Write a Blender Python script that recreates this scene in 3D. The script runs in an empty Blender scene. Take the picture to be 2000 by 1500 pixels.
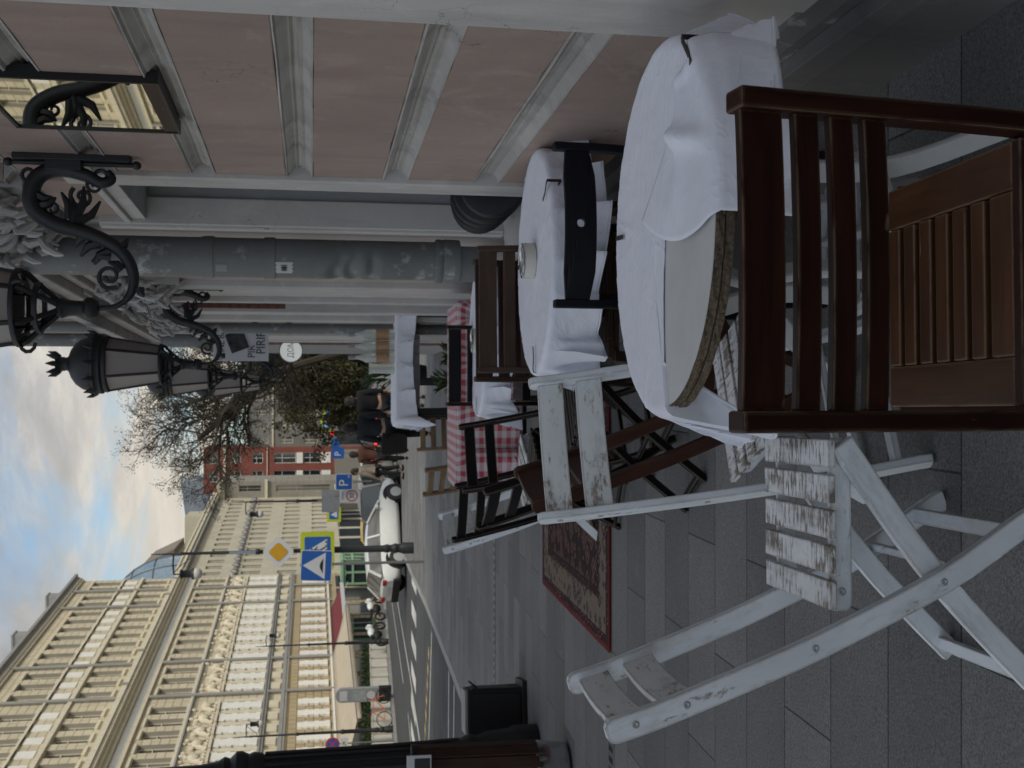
import bpy, bmesh, math, random
from mathutils import Vector, Matrix, noise as mnoise
random.seed(7)
PI = math.pi
SC = bpy.context.scene
COL = SC.collection
SL = 0.041                      # the street falls away from the camera
TILT = Matrix.Rotation(-math.atan(SL), 4, 'X')
def gz(y): return -SL * y
def V(*a): return Vector(a)

# ------------------------------------------------------------------ mesh building
class MB:
    def __init__(s):
        s.v = []; s.f = []; s.l = []; s.m = []; s.sm = []; s.uv = []
    def add(s, vs, fs, ls=None, mi=0, smooth=False):
        b = len(s.v)
        s.v += [tuple(x) for x in vs]
        if ls is None:
            o = V(random.random()*9, random.random()*9, random.random()*9)
            ls = [V(*x) + o for x in vs]
        s.l += [tuple(x) for x in ls]
        for f in fs:
            s.f.append(tuple(b + i for i in f)); s.m.append(mi); s.sm.append(smooth)
    def box(s, c, sz, R=None, mi=0, taper=1.0):
        c = V(*c); h = V(*sz) * .5
        ax = max(range(3), key=lambda i: sz[i])
        o = V(random.random()*9, random.random()*9, random.random()*9)
        vs = []; ls = []
        for z in (-1, 1):
            t = taper if z > 0 else 1
            for x, y in ((-1, -1), (1, -1), (1, 1), (-1, 1)):
                p = V(x*h.x*t, y*h.y*t, z*h.z)
                q = V(p[ax], p[(ax+1) % 3], p[(ax+2) % 3])
                ls.append(q + o)
                vs.append(c + (R @ p if R is not None else p))
        s.add(vs, [(3,2,1,0),(4,5,6,7),(0,1,5,4),(1,2,6,5),(2,3,7,6),(3,0,4,7)], ls, mi)
    def bar(s, p0, p1, w, t, up=(0,0,1), mi=0):
        p0 = V(*p0); p1 = V(*p1); d = p1 - p0; L = d.length; d = d / L
        u = V(*up); sd = d.cross(u)
        if sd.length < 1e-5: sd = d.cross(V(1, 0, 0))
        sd.normalize(); u = sd.cross(d)
        R = Matrix((d, sd, u)).transposed()
        s.box((p0+p1)/2, (L, w, t), R, mi)
    def sweep(s, pts, w, t, side=(0,1,0), mi=0, roundend=False):
        """rectangular section swept along pts; w across the plane normal `side`, t inside the plane"""
        pts = [V(*p) for p in pts]; sd = V(*side).normalized()
        n = len(pts); vs = []; ls = []; acc = 0
        o = V(random.random()*9, random.random()*9, random.random()*9)
        for i, p in enumerate(pts):
            a = pts[max(i-1, 0)]; b = pts[min(i+1, n-1)]
            d = (b - a).normalized(); q = d.cross(sd).normalized()
            if i: acc += (p - pts[i-1]).length
            tt = t[i] if isinstance(t, (list, tuple)) else t
            for e, g in ((-1,-1),(1,-1),(1,1),(-1,1)):
                vs.append(p + sd*e*w/2 + q*g*tt/2); ls.append(V(acc, e*w/2, g*tt/2) + o)
        fs = [(3,2,1,0), tuple(4*(n-1)+k for k in range(4))]
        for i in range(n-1):
            for k in range(4):
                k2 = (k+1) % 4
                fs.append((4*i+k, 4*i+k2, 4*i+4+k2, 4*i+4+k))
        s.add(vs, fs, ls, mi)
    def tube(s, pts, r, n=8, mi=0, caps=True):
        pts = [V(*p) for p in pts]; N = len(pts)
        rs = r if isinstance(r, (list, tuple)) else [r]*N
        vs = []; ls = []; acc = 0; ref = None
        o = V(random.random()*9, random.random()*9, random.random()*9)
        for i, p in enumerate(pts):
            d = (pts[min(i+1, N-1)] - pts[max(i-1, 0)]).normalized()
            if ref is None:
                ref = d.cross(V(0,0,1))
                if ref.length < .05: ref = d.cross(V(1,0,0))
            ref = (ref - d*ref.dot(d)).normalized(); q = d.cross(ref)
            if i: acc += (p-pts[i-1]).length
            for k in range(n):
                a = 2*PI*k/n
                off = (ref*math.cos(a) + q*math.sin(a))*rs[i]
                vs.append(p+off); ls.append(V(acc, math.cos(a)*rs[i], math.sin(a)*rs[i])+o)
        fs = []
        for i in range(N-1):
            for k in range(n):
                k2 = (k+1) % n
                fs.append((i*n+k, i*n+k2, (i+1)*n+k2, (i+1)*n+k))
        if caps:
            fs.append(tuple(reversed(range(n)))); fs.append(tuple((N-1)*n+k for k in range(n)))
        s.add(vs, fs, ls, mi, True)
    def lathe(s, prof, n=20, M=None, mi=0, a0=0, a1=2*PI, smooth=True):
        M = M or Matrix(); full = abs(a1-a0-2*PI) < 1e-6
        cols = n if full else n+1
        vs = []; fs = []
        for (r, z) in prof:
            for k in range(cols):
                a = a0 + (a1-a0)*k/n
                vs.append(M @ V(r*math.cos(a), r*math.sin(a), z))
        for i in range(len(prof)-1):
            for k in range(n):
                k2 = (k+1) % cols
                fs.append((i*cols+k, i*cols+k2, (i+1)*cols+k2, (i+1)*cols+k))
        s.add(vs, fs, None, mi, smooth)
    def prism(s, poly, t0, t1, M=None, mi=0):
        M = M or Matrix(); n = len(poly)
        vs = [M @ V(x, y, t0) for x, y in poly] + [M @ V(x, y, t1) for x, y in poly]
        fs = [tuple(reversed(range(n))), tuple(range(n, 2*n))]
        fs += [(i, (i+1) % n, n+(i+1) % n, n+i) for i in range(n)]
        s.add(vs, fs, None, mi)
    def grid(s, P, closed=False, mi=0, smooth=True):
        """P: rows of points"""
        r = len(P); c = len(P[0]); vs = [p for row in P for p in row]; fs = []
        for i in range(r-1):
            for k in range(c if closed else c-1):
                k2 = (k+1) % c
                fs.append((i*c+k, i*c+k2, (i+1)*c+k2, (i+1)*c+k))
        s.add(vs, fs, None, mi, smooth)
    def ball(s, c, r, n=10, m=7, mi=0, sc=(1,1,1)):
        c = V(*c); P = []
        for i in range(m+1):
            ph = -PI/2 + PI*i/m
            P.append([c + V(math.cos(ph)*math.cos(2*PI*k/n)*r*sc[0], math.cos(ph)*math.sin(2*PI*k/n)*r*sc[1], math.sin(ph)*r*sc[2]) for k in range(n)])
        s.grid(P, True, mi)
    def build(s, name, mat, parent=None, bevel=0, seg=2, uvs=None):
        me = bpy.data.meshes.new(name)
        me.from_pydata(s.v, [], s.f)
        mats = mat if isinstance(mat, (list, tuple)) else [mat]
        for m in mats: me.materials.append(m)
        me.polygons.foreach_set('material_index', s.m)
        me.polygons.foreach_set('use_smooth', s.sm)
        at = me.attributes.new('loc', 'FLOAT_VECTOR', 'POINT')
        at.data.foreach_set('vector', [c for p in s.l for c in p])
        bm = bmesh.new(); bm.from_mesh(me); bmesh.ops.recalc_face_normals(bm, faces=bm.faces); bm.to_mesh(me); bm.free()
        if any(s.sm): me.set_sharp_from_angle(angle=math.radians(42))
        o = bpy.data.objects.new(name, me); COL.objects.link(o)
        if parent is not None: o.parent = parent
        if bevel:
            b = o.modifiers.new('edge', 'BEVEL'); b.width = bevel; b.segments = seg; b.limit_method = 'ANGLE'; b.angle_limit = math.radians(38)
        return o

def tag(o, label=None, cat=None, group=None, kind=None):
    if label: o['label'] = label
    if cat: o['category'] = cat
    if group: o['group'] = group
    if kind: o['kind'] = kind
    return o
def empty(name, loc=(0,0,0), rz=0, label=None, cat=None, group=None, tilt=False):
    o = bpy.data.objects.new(name, None); COL.objects.link(o); o.empty_display_size = .1
    put(o, loc, rz, tilt)
    return tag(o, label, cat, group)
def put(o, loc, rz=0, tilt=False, extra=None):
    M = Matrix.Rotation(rz, 4, 'Z')
    if extra is not None: M = M @ extra
    if tilt: M = TILT @ M
    o.matrix_basis = Matrix.Translation(V(*loc)) @ M
def ground(x, y, h=0): return (x, y, gz(y)+h)
def stand(name, x, y, rz, label, cat, group=None, h=0): return empty(name, ground(x, y, h), rz, label, cat, group, True)
def copy_tree(o, parent=None):
    c = o.copy(); COL.objects.link(c)
    if parent is not None: c.parent = parent
    for ch in list(o.children): copy_tree(ch, c)
    return c
def text_mesh(name, body, size, mat, parent, M, ext=.002, align='CENTER', sx=1.0):
    cu = bpy.data.curves.new(name, 'FONT'); cu.body = body; cu.size = size; cu.extrude = ext
    cu.align_x = align; cu.align_y = 'CENTER'
    t = bpy.data.objects.new(name, cu); COL.objects.link(t)
    dg = bpy.context.evaluated_depsgraph_get(); dg.update()
    me = bpy.data.meshes.new_from_object(t.evaluated_get(dg))
    bpy.data.objects.remove(t)
    me.transform(M @ Matrix.Diagonal((sx, 1, 1, 1)))
    me.materials.clear(); me.materials.append(mat)
    o = bpy.data.objects.new(name, me); COL.objects.link(o); o.parent = parent
    return o

# ------------------------------------------------------------------ materials
def newmat(name):
    m = bpy.data.materials.new(name); m.use_nodes = True
    nt = m.node_tree; b = nt.nodes['Principled BSDF']
    return m, nt, b
class NT:
    def __init__(s, nt): s.nt = nt
    def n(s, t, **k):
        o = s.nt.nodes.new(t)
        for a, v in k.items(): setattr(o, a, v)
        return o
    def ln(s, a, b): s.nt.links.new(a, b)
    def math(s, op, a, b=None, c=None):
        o = s.n('ShaderNodeMath', operation=op)
        for i, x in enumerate((a, b, c)):
            if x is None: continue
            if isinstance(x, (int, float)): o.inputs[i].default_value = x
            else: s.ln(x, o.inputs[i])
        return o.outputs[0]
    def coord(s, kind='loc', scale=(1,1,1), rot=(0,0,0)):
        if kind == 'loc':
            a = s.n('ShaderNodeAttribute', attribute_name='loc'); src = a.outputs['Vector']
        else:
            a = s.n('ShaderNodeTexCoord'); src = a.outputs[kind]
        mp = s.n('ShaderNodeMapping'); mp.inputs['Scale'].default_value = scale; mp.inputs['Rotation'].default_value = rot
        s.ln(src, mp.inputs['Vector']); return mp.outputs[0]
    def noise(s, vec, scale, detail=4, rough=.55, dist=0):
        o = s.n('ShaderNodeTexNoise'); o.inputs['Scale'].default_value = scale; o.inputs['Detail'].default_value = detail
        o.inputs['Roughness'].default_value = rough; o.inputs['Distortion'].default_value = dist
        if vec is not None: s.ln(vec, o.inputs['Vector'])
        return o.outputs['Fac']
    def ramp(s, fac, stops, interp='LINEAR'):
        o = s.n('ShaderNodeValToRGB'); r = o.color_ramp; r.interpolation = interp
        while len(r.elements) < len(stops): r.elements.new(.5)
        for e, (p, c) in zip(r.elements, stops):
            e.position = p; e.color = (*c, 1) if len(c) == 3 else c
        s.ln(fac, o.inputs['Fac']); return o.outputs['Color']
    def mix(s, fac, a, b, mode='MIX'):
        o = s.n('ShaderNodeMix', data_type='RGBA', blend_type=mode)
        if isinstance(fac, (int, float)): o.inputs[0].default_value = fac
        else: s.ln(fac, o.inputs[0])
        for i, x in ((6, a), (7, b)):
            if isinstance(x, tuple): o.inputs[i].default_value = (*x, 1) if len(x) == 3 else x
            else: s.ln(x, o.inputs[i])
        return o.outputs[2]
    def bump(s, h, dist, strength=1.0, normal=None):
        o = s.n('ShaderNodeBump'); o.inputs['Distance'].default_value = dist; o.inputs['Strength'].default_value = strength
        s.ln(h, o.inputs['Height'])
        if normal is not None: s.ln(normal, o.inputs['Normal'])
        return o.outputs[0]
    def edge(s, radius, lo=.80, hi=.97):
        """1 on convex/concave edges, from the bevel node"""
        b = s.n('ShaderNodeBevel', samples=3); b.inputs['Radius'].default_value = radius
        g = s.n('ShaderNodeNewGeometry')
        d = s.n('ShaderNodeVectorMath', operation='DOT_PRODUCT'); s.ln(b.outputs[0], d.inputs[0]); s.ln(g.outputs['Normal'], d.inputs[1])
        m = s.n('ShaderNodeMapRange'); m.inputs['From Min'].default_value = hi; m.inputs['From Max'].default_value = lo
        s.ln(d.outputs['Value'], m.inputs['Value']); return m.outputs[0]

def plain(name, c, rough=.6, metal=0, var=.12, vs=6, bump=0, bs=60, coord='Object', spec=.4, dirt=None):
    m, nt, b = newmat(name); N = NT(nt)
    vec = N.coord(coord)
    f = N.noise(vec, vs, 5)
    lo = tuple(max(0, x*(1-var)) for x in c); hi = tuple(min(1, x*(1+var)) for x in c)
    colr = N.ramp(f, [(.3, lo), (.7, hi)])
    if dirt:
        f2 = N.noise(vec, dirt[1], 6, .7)
        k = N.ramp(f2, [(dirt[2], (0,0,0)), (dirt[2]+.12, (1,1,1))])
        colr = N.mix(k, colr, dirt[0])
    N.ln(colr, b.inputs['Base Color'])
    b.inputs['Roughness'].default_value = rough; b.inputs['Metallic'].default_value = metal
    b.inputs['Specular IOR Level'].default_value = spec
    if bump:
        N.ln(N.bump(N.noise(vec, bs, 6, .6), bump), b.inputs['Normal'])
    return m

def wood(name, c0, c1, worn=(.30,.24,.17), wear=.5, rough=.55, edge=.006):
    m, nt, b = newmat(name); N = NT(nt)
    vec = N.coord('loc', (1.6, 26, 26))
    g = N.noise(vec, 1.5, 6, .6, .6)
    colr = N.ramp(g, [(.25, c0), (.72, c1)])
    blot = N.noise(N.coord('loc', (3, 6, 6)), 1.3, 3)
    colr = N.mix(N.ramp(blot, [(.35, (.0,.0,.0)), (.75, (.55,.55,.55))]), colr, tuple(x*.55 for x in c0))
    if wear:
        e = N.edge(edge)
        br = N.noise(N.coord('loc', (12, 40, 40)), 1.2, 4)
        k = N.math('MULTIPLY', e, N.ramp(br, [(.44-.22*wear, (0,0,0)), (.58-.1*wear, (1,1,1))]))
        k = N.math('MINIMUM', N.math('MULTIPLY', k, wear*1.9), .95)
        sc = N.noise(N.coord('loc', (14, 90, 5)), 1.0, 2)
        k2 = N.ramp(sc, [(.735, (0,0,0)), (.78, (.45,.45,.45))])
        k = N.math('MAXIMUM', k, k2)
        colr = N.mix(k, colr, worn)
    N.ln(colr, b.inputs['Base Color'])
    N.ln(N.ramp(g, [(.2, (rough-.1,)*3), (.8, (rough+.12,)*3)]), b.inputs['Roughness'])
    b.inputs['Specular IOR Level'].default_value = .16
    N.ln(N.bump(g, .0012, .6), b.inputs['Normal'])
    return m

def paint(name, c, wear, worn0=(.17,.13,.09), worn1=(.30,.26,.21), edge=.007, edgewear=1.0, gs=(16,46,46)):
    """old white paint: rubbed through along the grain and at the edges"""
    m, nt, b = newmat(name); N = NT(nt)
    streak = N.noise(N.coord('loc', gs), 1.0, 8, .74, .3)
    patch = N.noise(N.coord('loc', (6, 14, 14)), 1.0, 4)
    k = N.math('ADD', N.math('MULTIPLY', streak, .62), N.math('MULTIPLY', patch, .38))
    k = N.ramp(k, [(.66-.2*wear, (0,0,0)), (.70-.2*wear+.03, (1,1,1))])
    e = N.edge(edge, .93, .992)
    er = N.noise(N.coord('loc', (22, 70, 70)), 1.0, 4)
    e = N.math('MULTIPLY', N.ramp(N.math('MULTIPLY', e, N.ramp(er, [(.30, (.25,.25,.25)), (.62, (1,1,1))])), [(.30, (0,0,0)), (.46, (1,1,1))]), edgewear*.9)
    k = N.math('MAXIMUM', k, e)
    wd = N.ramp(N.noise(N.coord('loc', (2, 40, 40)), 1.5, 5), [(.3, worn0), (.7, worn1)])
    tint = N.ramp(N.noise(N.coord('loc', (4, 7, 7)), 1.2, 5), [(.3, tuple(x*.86 for x in c)), (.7, c)])
    grime = N.noise(N.coord('loc', (7, 20, 20)), 1.0, 7, .7)
    tint = N.mix(N.ramp(grime, [(.50, (0,0,0)), (.72, (.62,.62,.62))]), tint, tuple(x*.52 for x in (c[0], c[1]*.97, c[2]*.90)))
    N.ln(N.mix(k, tint, wd), b.inputs['Base Color'])
    b.inputs['Roughness'].default_value = .55; b.inputs['Specular IOR Level'].default_value = .35
    inv = N.math('SUBTRACT', 1.0, k)
    N.ln(N.bump(N.math('ADD', inv, N.math('MULTIPLY', streak, .35)), .0008, .7), b.inputs['Normal'])
    return m

def emit(name, c, s):
    m, nt, b = newmat(name)
    b.inputs['Base Color'].default_value = (*[min(1, x) for x in c], 1)
    b.inputs['Emission Color'].default_value = (*c, 1); b.inputs['Emission Strength'].default_value = s
    return m
def glass(name, tint=(.05,.06,.07), rough=.04, spec=.9):
    m, nt, b = newmat(name); N = NT(nt)
    f = N.noise(N.coord('Object'), 3, 3)
    N.ln(N.ramp(f, [(.3, tuple(x*.7 for x in tint)), (.7, tint)]), b.inputs['Base Color'])
    b.inputs['Roughness'].default_value = rough; b.inputs['Specular IOR Level'].default_value = spec; b.inputs['IOR'].default_value = 1.6
    return m
def cloth(name, c, weave=900, checks=None):
    m, nt, b = newmat(name); N = NT(nt)
    vec = N.coord('loc', (1,1,1))
    f = N.noise(vec, 7, 4)
    colr = N.ramp(f, [(.3, tuple(x*.95 for x in c)), (.7, c)])
    if checks:
        p, c2 = checks
        sx = N.n('ShaderNodeSeparateXYZ'); N.ln(vec, sx.inputs[0])
        a = N.math('GREATER_THAN', N.math('FRACT', N.math('DIVIDE', sx.outputs[0], p)), .5)
        d = N.math('GREATER_THAN', N.math('FRACT', N.math('DIVIDE', sx.outputs[1], p)), .5)
        sm = N.math('MULTIPLY', N.math('ADD', a, d), .5)
        colr = N.mix(sm, colr, c2)
    N.ln(colr, b.inputs['Base Color'])
    b.inputs['Roughness'].default_value = .85; b.inputs['Specular IOR Level'].default_value = .15
    b.inputs['Sheen Weight'].default_value = .15
    h = N.math('ADD', N.math('MULTIPLY', N.noise(vec, weave, 2), .12), N.noise(N.coord('loc', (1, 1.6, 1)), 22, 4, .5))
    rn = N.noise(N.coord('loc', (1, 1, 1)), 4.2, 3, .5, 1.1)
    rdg = N.math('POWER', N.math('SUBTRACT', 1.0, N.math('MULTIPLY', N.math('ABSOLUTE', N.math('SUBTRACT', rn, .5)), 2.0)), 18.0)
    h = N.math('ADD', h, N.math('MULTIPLY', rdg, .30))
    N.ln(N.bump(h, .006, .55), b.inputs['Normal'])
    return m

def stucco(name, c, var=.1, bump=.004, stain=None, crack=True):
    m, nt, b = newmat(name); N = NT(nt)
    vec = N.coord('Object')
    f = N.noise(vec, 1.7, 7, .62)
    colr = N.ramp(f, [(.3, tuple(x*(1-var) for x in c)), (.7, tuple(x*(1+var*.6) for x in c))])
    pt = N.noise(vec, 3.1, 8, .7, 1.2)
    colr = N.mix(N.ramp(pt, [(.54, (0,0,0)), (.60, (.42,.42,.42))]), colr, tuple(min(1, x*1.16+.02) for x in c))
    sc2 = N.noise(N.coord('Object', (2, 5, 17)), 1.6, 8, .75, .8)
    colr = N.mix(N.ramp(sc2, [(.63, (0,0,0)), (.70, (.6,.6,.6))]), colr, tuple(x*.66 for x in c))
    if stain:
        sv = N.coord('Object', (6, 6, .8))
        k = N.ramp(N.noise(sv, 1.1, 6, .65), [(.52, (0,0,0)), (.75, (.7,.7,.7))])
        colr = N.mix(k, colr, stain)
    if crack:
        vo = N.n('ShaderNodeTexVoronoi', feature='DISTANCE_TO_EDGE'); vo.inputs['Scale'].default_value = 2.3
        wv = N.n('ShaderNodeVectorMath', operation='ADD')
        nz = N.n('ShaderNodeTexNoise'); nz.inputs['Scale'].default_value = 3; nz.inputs['Detail'].default_value = 5
        N.ln(vec, nz.inputs['Vector']); N.ln(nz.outputs['Color'], wv.inputs[0]); N.ln(vec, wv.inputs[1]); N.ln(wv.outputs[0], vo.inputs['Vector'])
        k = N.math('LESS_THAN', vo.outputs['Distance'], .0035)
        k = N.math('MULTIPLY', k, N.ramp(N.noise(vec, 1.3, 3), [(.56, (0,0,0)), (.64, (.75,.75,.75))]))
        colr = N.mix(k, colr, tuple(x*.35 for x in c))
    N.ln(colr, b.inputs['Base Color'])
    b.inputs['Roughness'].default_value = .9; b.inputs['Specular IOR Level'].default_value = .15
    h = N.math('ADD', N.math('MULTIPLY', N.noise(vec, 90, 4, .7), .35), N.noise(vec, 9, 5, .6))
    N.ln(N.bump(h, bump, .6), b.inputs['Normal'])
    return m

def paving(name):
    m, nt, b = newmat(name); N = NT(nt)
    vec = N.coord('Object')
    br = N.n('ShaderNodeTexBrick', offset=.5, squash=1.0)
    br.inputs['Scale'].default_value = 1; br.inputs['Brick Width'].default_value = .86; br.inputs['Row Height'].default_value = .37
    br.inputs['Mortar Size'].default_value = .0035; br.inputs['Mortar Smooth'].default_value = .3; br.inputs['Bias'].default_value = 0
    br.inputs['Color1'].default_value = (.138,.138,.138,1); br.inputs['Color2'].default_value = (.215,.213,.211,1); br.inputs['Mortar'].default_value = (.055,.055,.058,1)
    wv = N.n('ShaderNodeVectorMath', operation='ADD'); wv.inputs[1].default_value = (.21,.17,0); N.ln(vec, wv.inputs[0]); N.ln(wv.outputs[0], br.inputs['Vector'])
    sp = N.noise(vec, 150, 4, .8)
    colr = N.mix(1.0, br.outputs['Color'], N.ramp(sp, [(.34, (.50,.50,.51)), (.5, (.98,.98,.98)), (.66, (1.5,1.5,1.48))]), 'MULTIPLY')
    big = N.noise(vec, .9, 5, .6)
    colr = N.mix(1.0, colr, N.ramp(big, [(.3, (.80,.80,.82)), (.7, (1.12,1.12,1.1))]), 'MULTIPLY')
    st = N.noise(N.coord('Object', (1, 1, 1)), 5, 6, .7)
    colr = N.mix(N.ramp(st, [(.64, (0,0,0)), (.74, (.4,.4,.4))]), colr, (.10,.10,.105))
    gv = N.n('ShaderNodeTexVoronoi', feature='F1'); gv.inputs['Scale'].default_value = 3.1; N.ln(vec, gv.inputs['Vector'])
    colr = N.mix(N.math('MULTIPLY', N.math('LESS_THAN', gv.outputs['Distance'], .050), .55), colr, (.085,.085,.088))
    lt = N.noise(vec, 2.3, 8, .72, .6)
    colr = N.mix(N.ramp(lt, [(.60, (0,0,0)), (.70, (.35,.35,.35))]), colr, (.30,.30,.295))
    N.ln(colr, b.inputs['Base Color'])
    b.inputs['Roughness'].default_value = .78; b.inputs['Specular IOR Level'].default_value = .3
    h = N.math('ADD', N.math('MULTIPLY', sp, .18), N.math('MULTIPLY', N.math('SUBTRACT', 1.0, br.outputs['Fac']), 1.0))
    N.ln(N.bump(h, .003, .7), b.inputs['Normal'])
    return m

def rug_mat(name, w, d):
    """old persian carpet: nested borders and a dense field of small motifs; loc runs 0..w, 0..d"""
    m, nt, b = newmat(name); N = NT(nt)
    a = N.n('ShaderNodeAttribute', attribute_name='loc'); sx = N.n('ShaderNodeSeparateXYZ'); N.ln(a.outputs['Vector'], sx.inputs[0])
    X, Y = sx.outputs[0], sx.outputs[1]
    dx = N.math('MINIMUM', X, N.math('SUBTRACT', w, X)); dy = N.math('MINIMUM', Y, N.math('SUBTRACT', d, Y))
    e = N.math('MINIMUM', dx, dy)
    red, dk, tan, cream, blue = (.17,.032,.032), (.050,.034,.034), (.22,.175,.14), (.38,.33,.27), (.050,.056,.075)
    def motif(scale, cols, dist=1.5):
        vo = N.n('ShaderNodeTexVoronoi', feature='F1', distance='MANHATTAN'); vo.inputs['Scale'].default_value = scale; vo.inputs['Randomness'].default_value = .55
        N.ln(a.outputs['Vector'], vo.inputs['Vector'])
        return N.ramp(vo.outputs['Distance'], [(i/len(cols)*.74, c) for i, c in enumerate(cols)], 'CONSTANT')
    field = motif(7.5, [cream, red, dk, tan, blue, dk, red, tan, dk])
    bord = motif(9.0, [dk, cream, dk, tan, blue, dk, tan])
    thin = motif(34, [cream, red, dk])
    c = N.mix(N.math('GREATER_THAN', e, .028), red, thin)
    c = N.mix(N.math('GREATER_THAN', e, .085), c, bord)
    c = N.mix(N.math('GREATER_THAN', e, .26), c, thin)
    c = N.mix(N.math('GREATER_THAN', e, .30), c, dk)
    c = N.mix(N.math('GREATER_THAN', e, .32), c, field)
    wear = N.noise(a.outputs['Vector'], 9, 6, .7)
    c = N.mix(N.ramp(wear, [(.46, (0,0,0)), (.80, (.5,.5,.5))]), c, (.115,.090,.084))
    N.ln(c, b.inputs['Base Color']); b.inputs['Roughness'].default_value = .95; b.inputs['Specular IOR Level'].default_value = .05
    N.ln(N.bump(N.noise(a.outputs['Vector'], 260, 3, .8), .004, .8), b.inputs['Normal'])
    return m

def facade_mat(name, c, mort, bw, bh, bump=.02, var=.06):
    m, nt, b = newmat(name); N = NT(nt)
    a = N.n('ShaderNodeTexCoord'); sx = N.n('ShaderNodeSeparateXYZ'); N.ln(a.outputs['Object'], sx.inputs[0])
    cb = N.n('ShaderNodeCombineXYZ'); N.ln(sx.outputs[1], cb.inputs[0]); N.ln(sx.outputs[2], cb.inputs[1])
    br = N.n('ShaderNodeTexBrick', offset=.5); br.inputs['Scale'].default_value = 1
    br.inputs['Brick Width'].default_value = bw; br.inputs['Row Height'].default_value = bh; br.inputs['Mortar Size'].default_value = .03; br.inputs['Mortar Smooth'].default_value = .4
    br.inputs['Color1'].default_value = (*c, 1); br.inputs['Color2'].default_value = (*[x*(1-var) for x in c], 1); br.inputs['Mortar'].default_value = (*mort, 1)
    N.ln(cb.outputs[0], br.inputs['Vector'])
    f = N.noise(a.outputs['Object'], .5, 7, .65)
    colr = N.mix(1.0, br.outputs['Color'], N.ramp(f, [(.3, (.86,.86,.85)), (.7, (1.06,1.06,1.05))]), 'MULTIPLY')
    sv = N.coord('Object', (1.5, 1.5, .22)); k = N.ramp(N.noise(sv, 1.0, 6, .65), [(.55, (0,0,0)), (.8, (.45,.45,.45))])
    colr = N.mix(k, colr, tuple(x*.62 for x in c))
    N.ln(colr, b.inputs['Base Color']); b.inputs['Roughness'].default_value = .92; b.inputs['Specular IOR Level'].default_value = .1
    N.ln(N.bump(N.math('SUBTRACT', 1.0, br.outputs['Fac']), bump, .8), b.inputs['Normal'])
    return m

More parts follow.
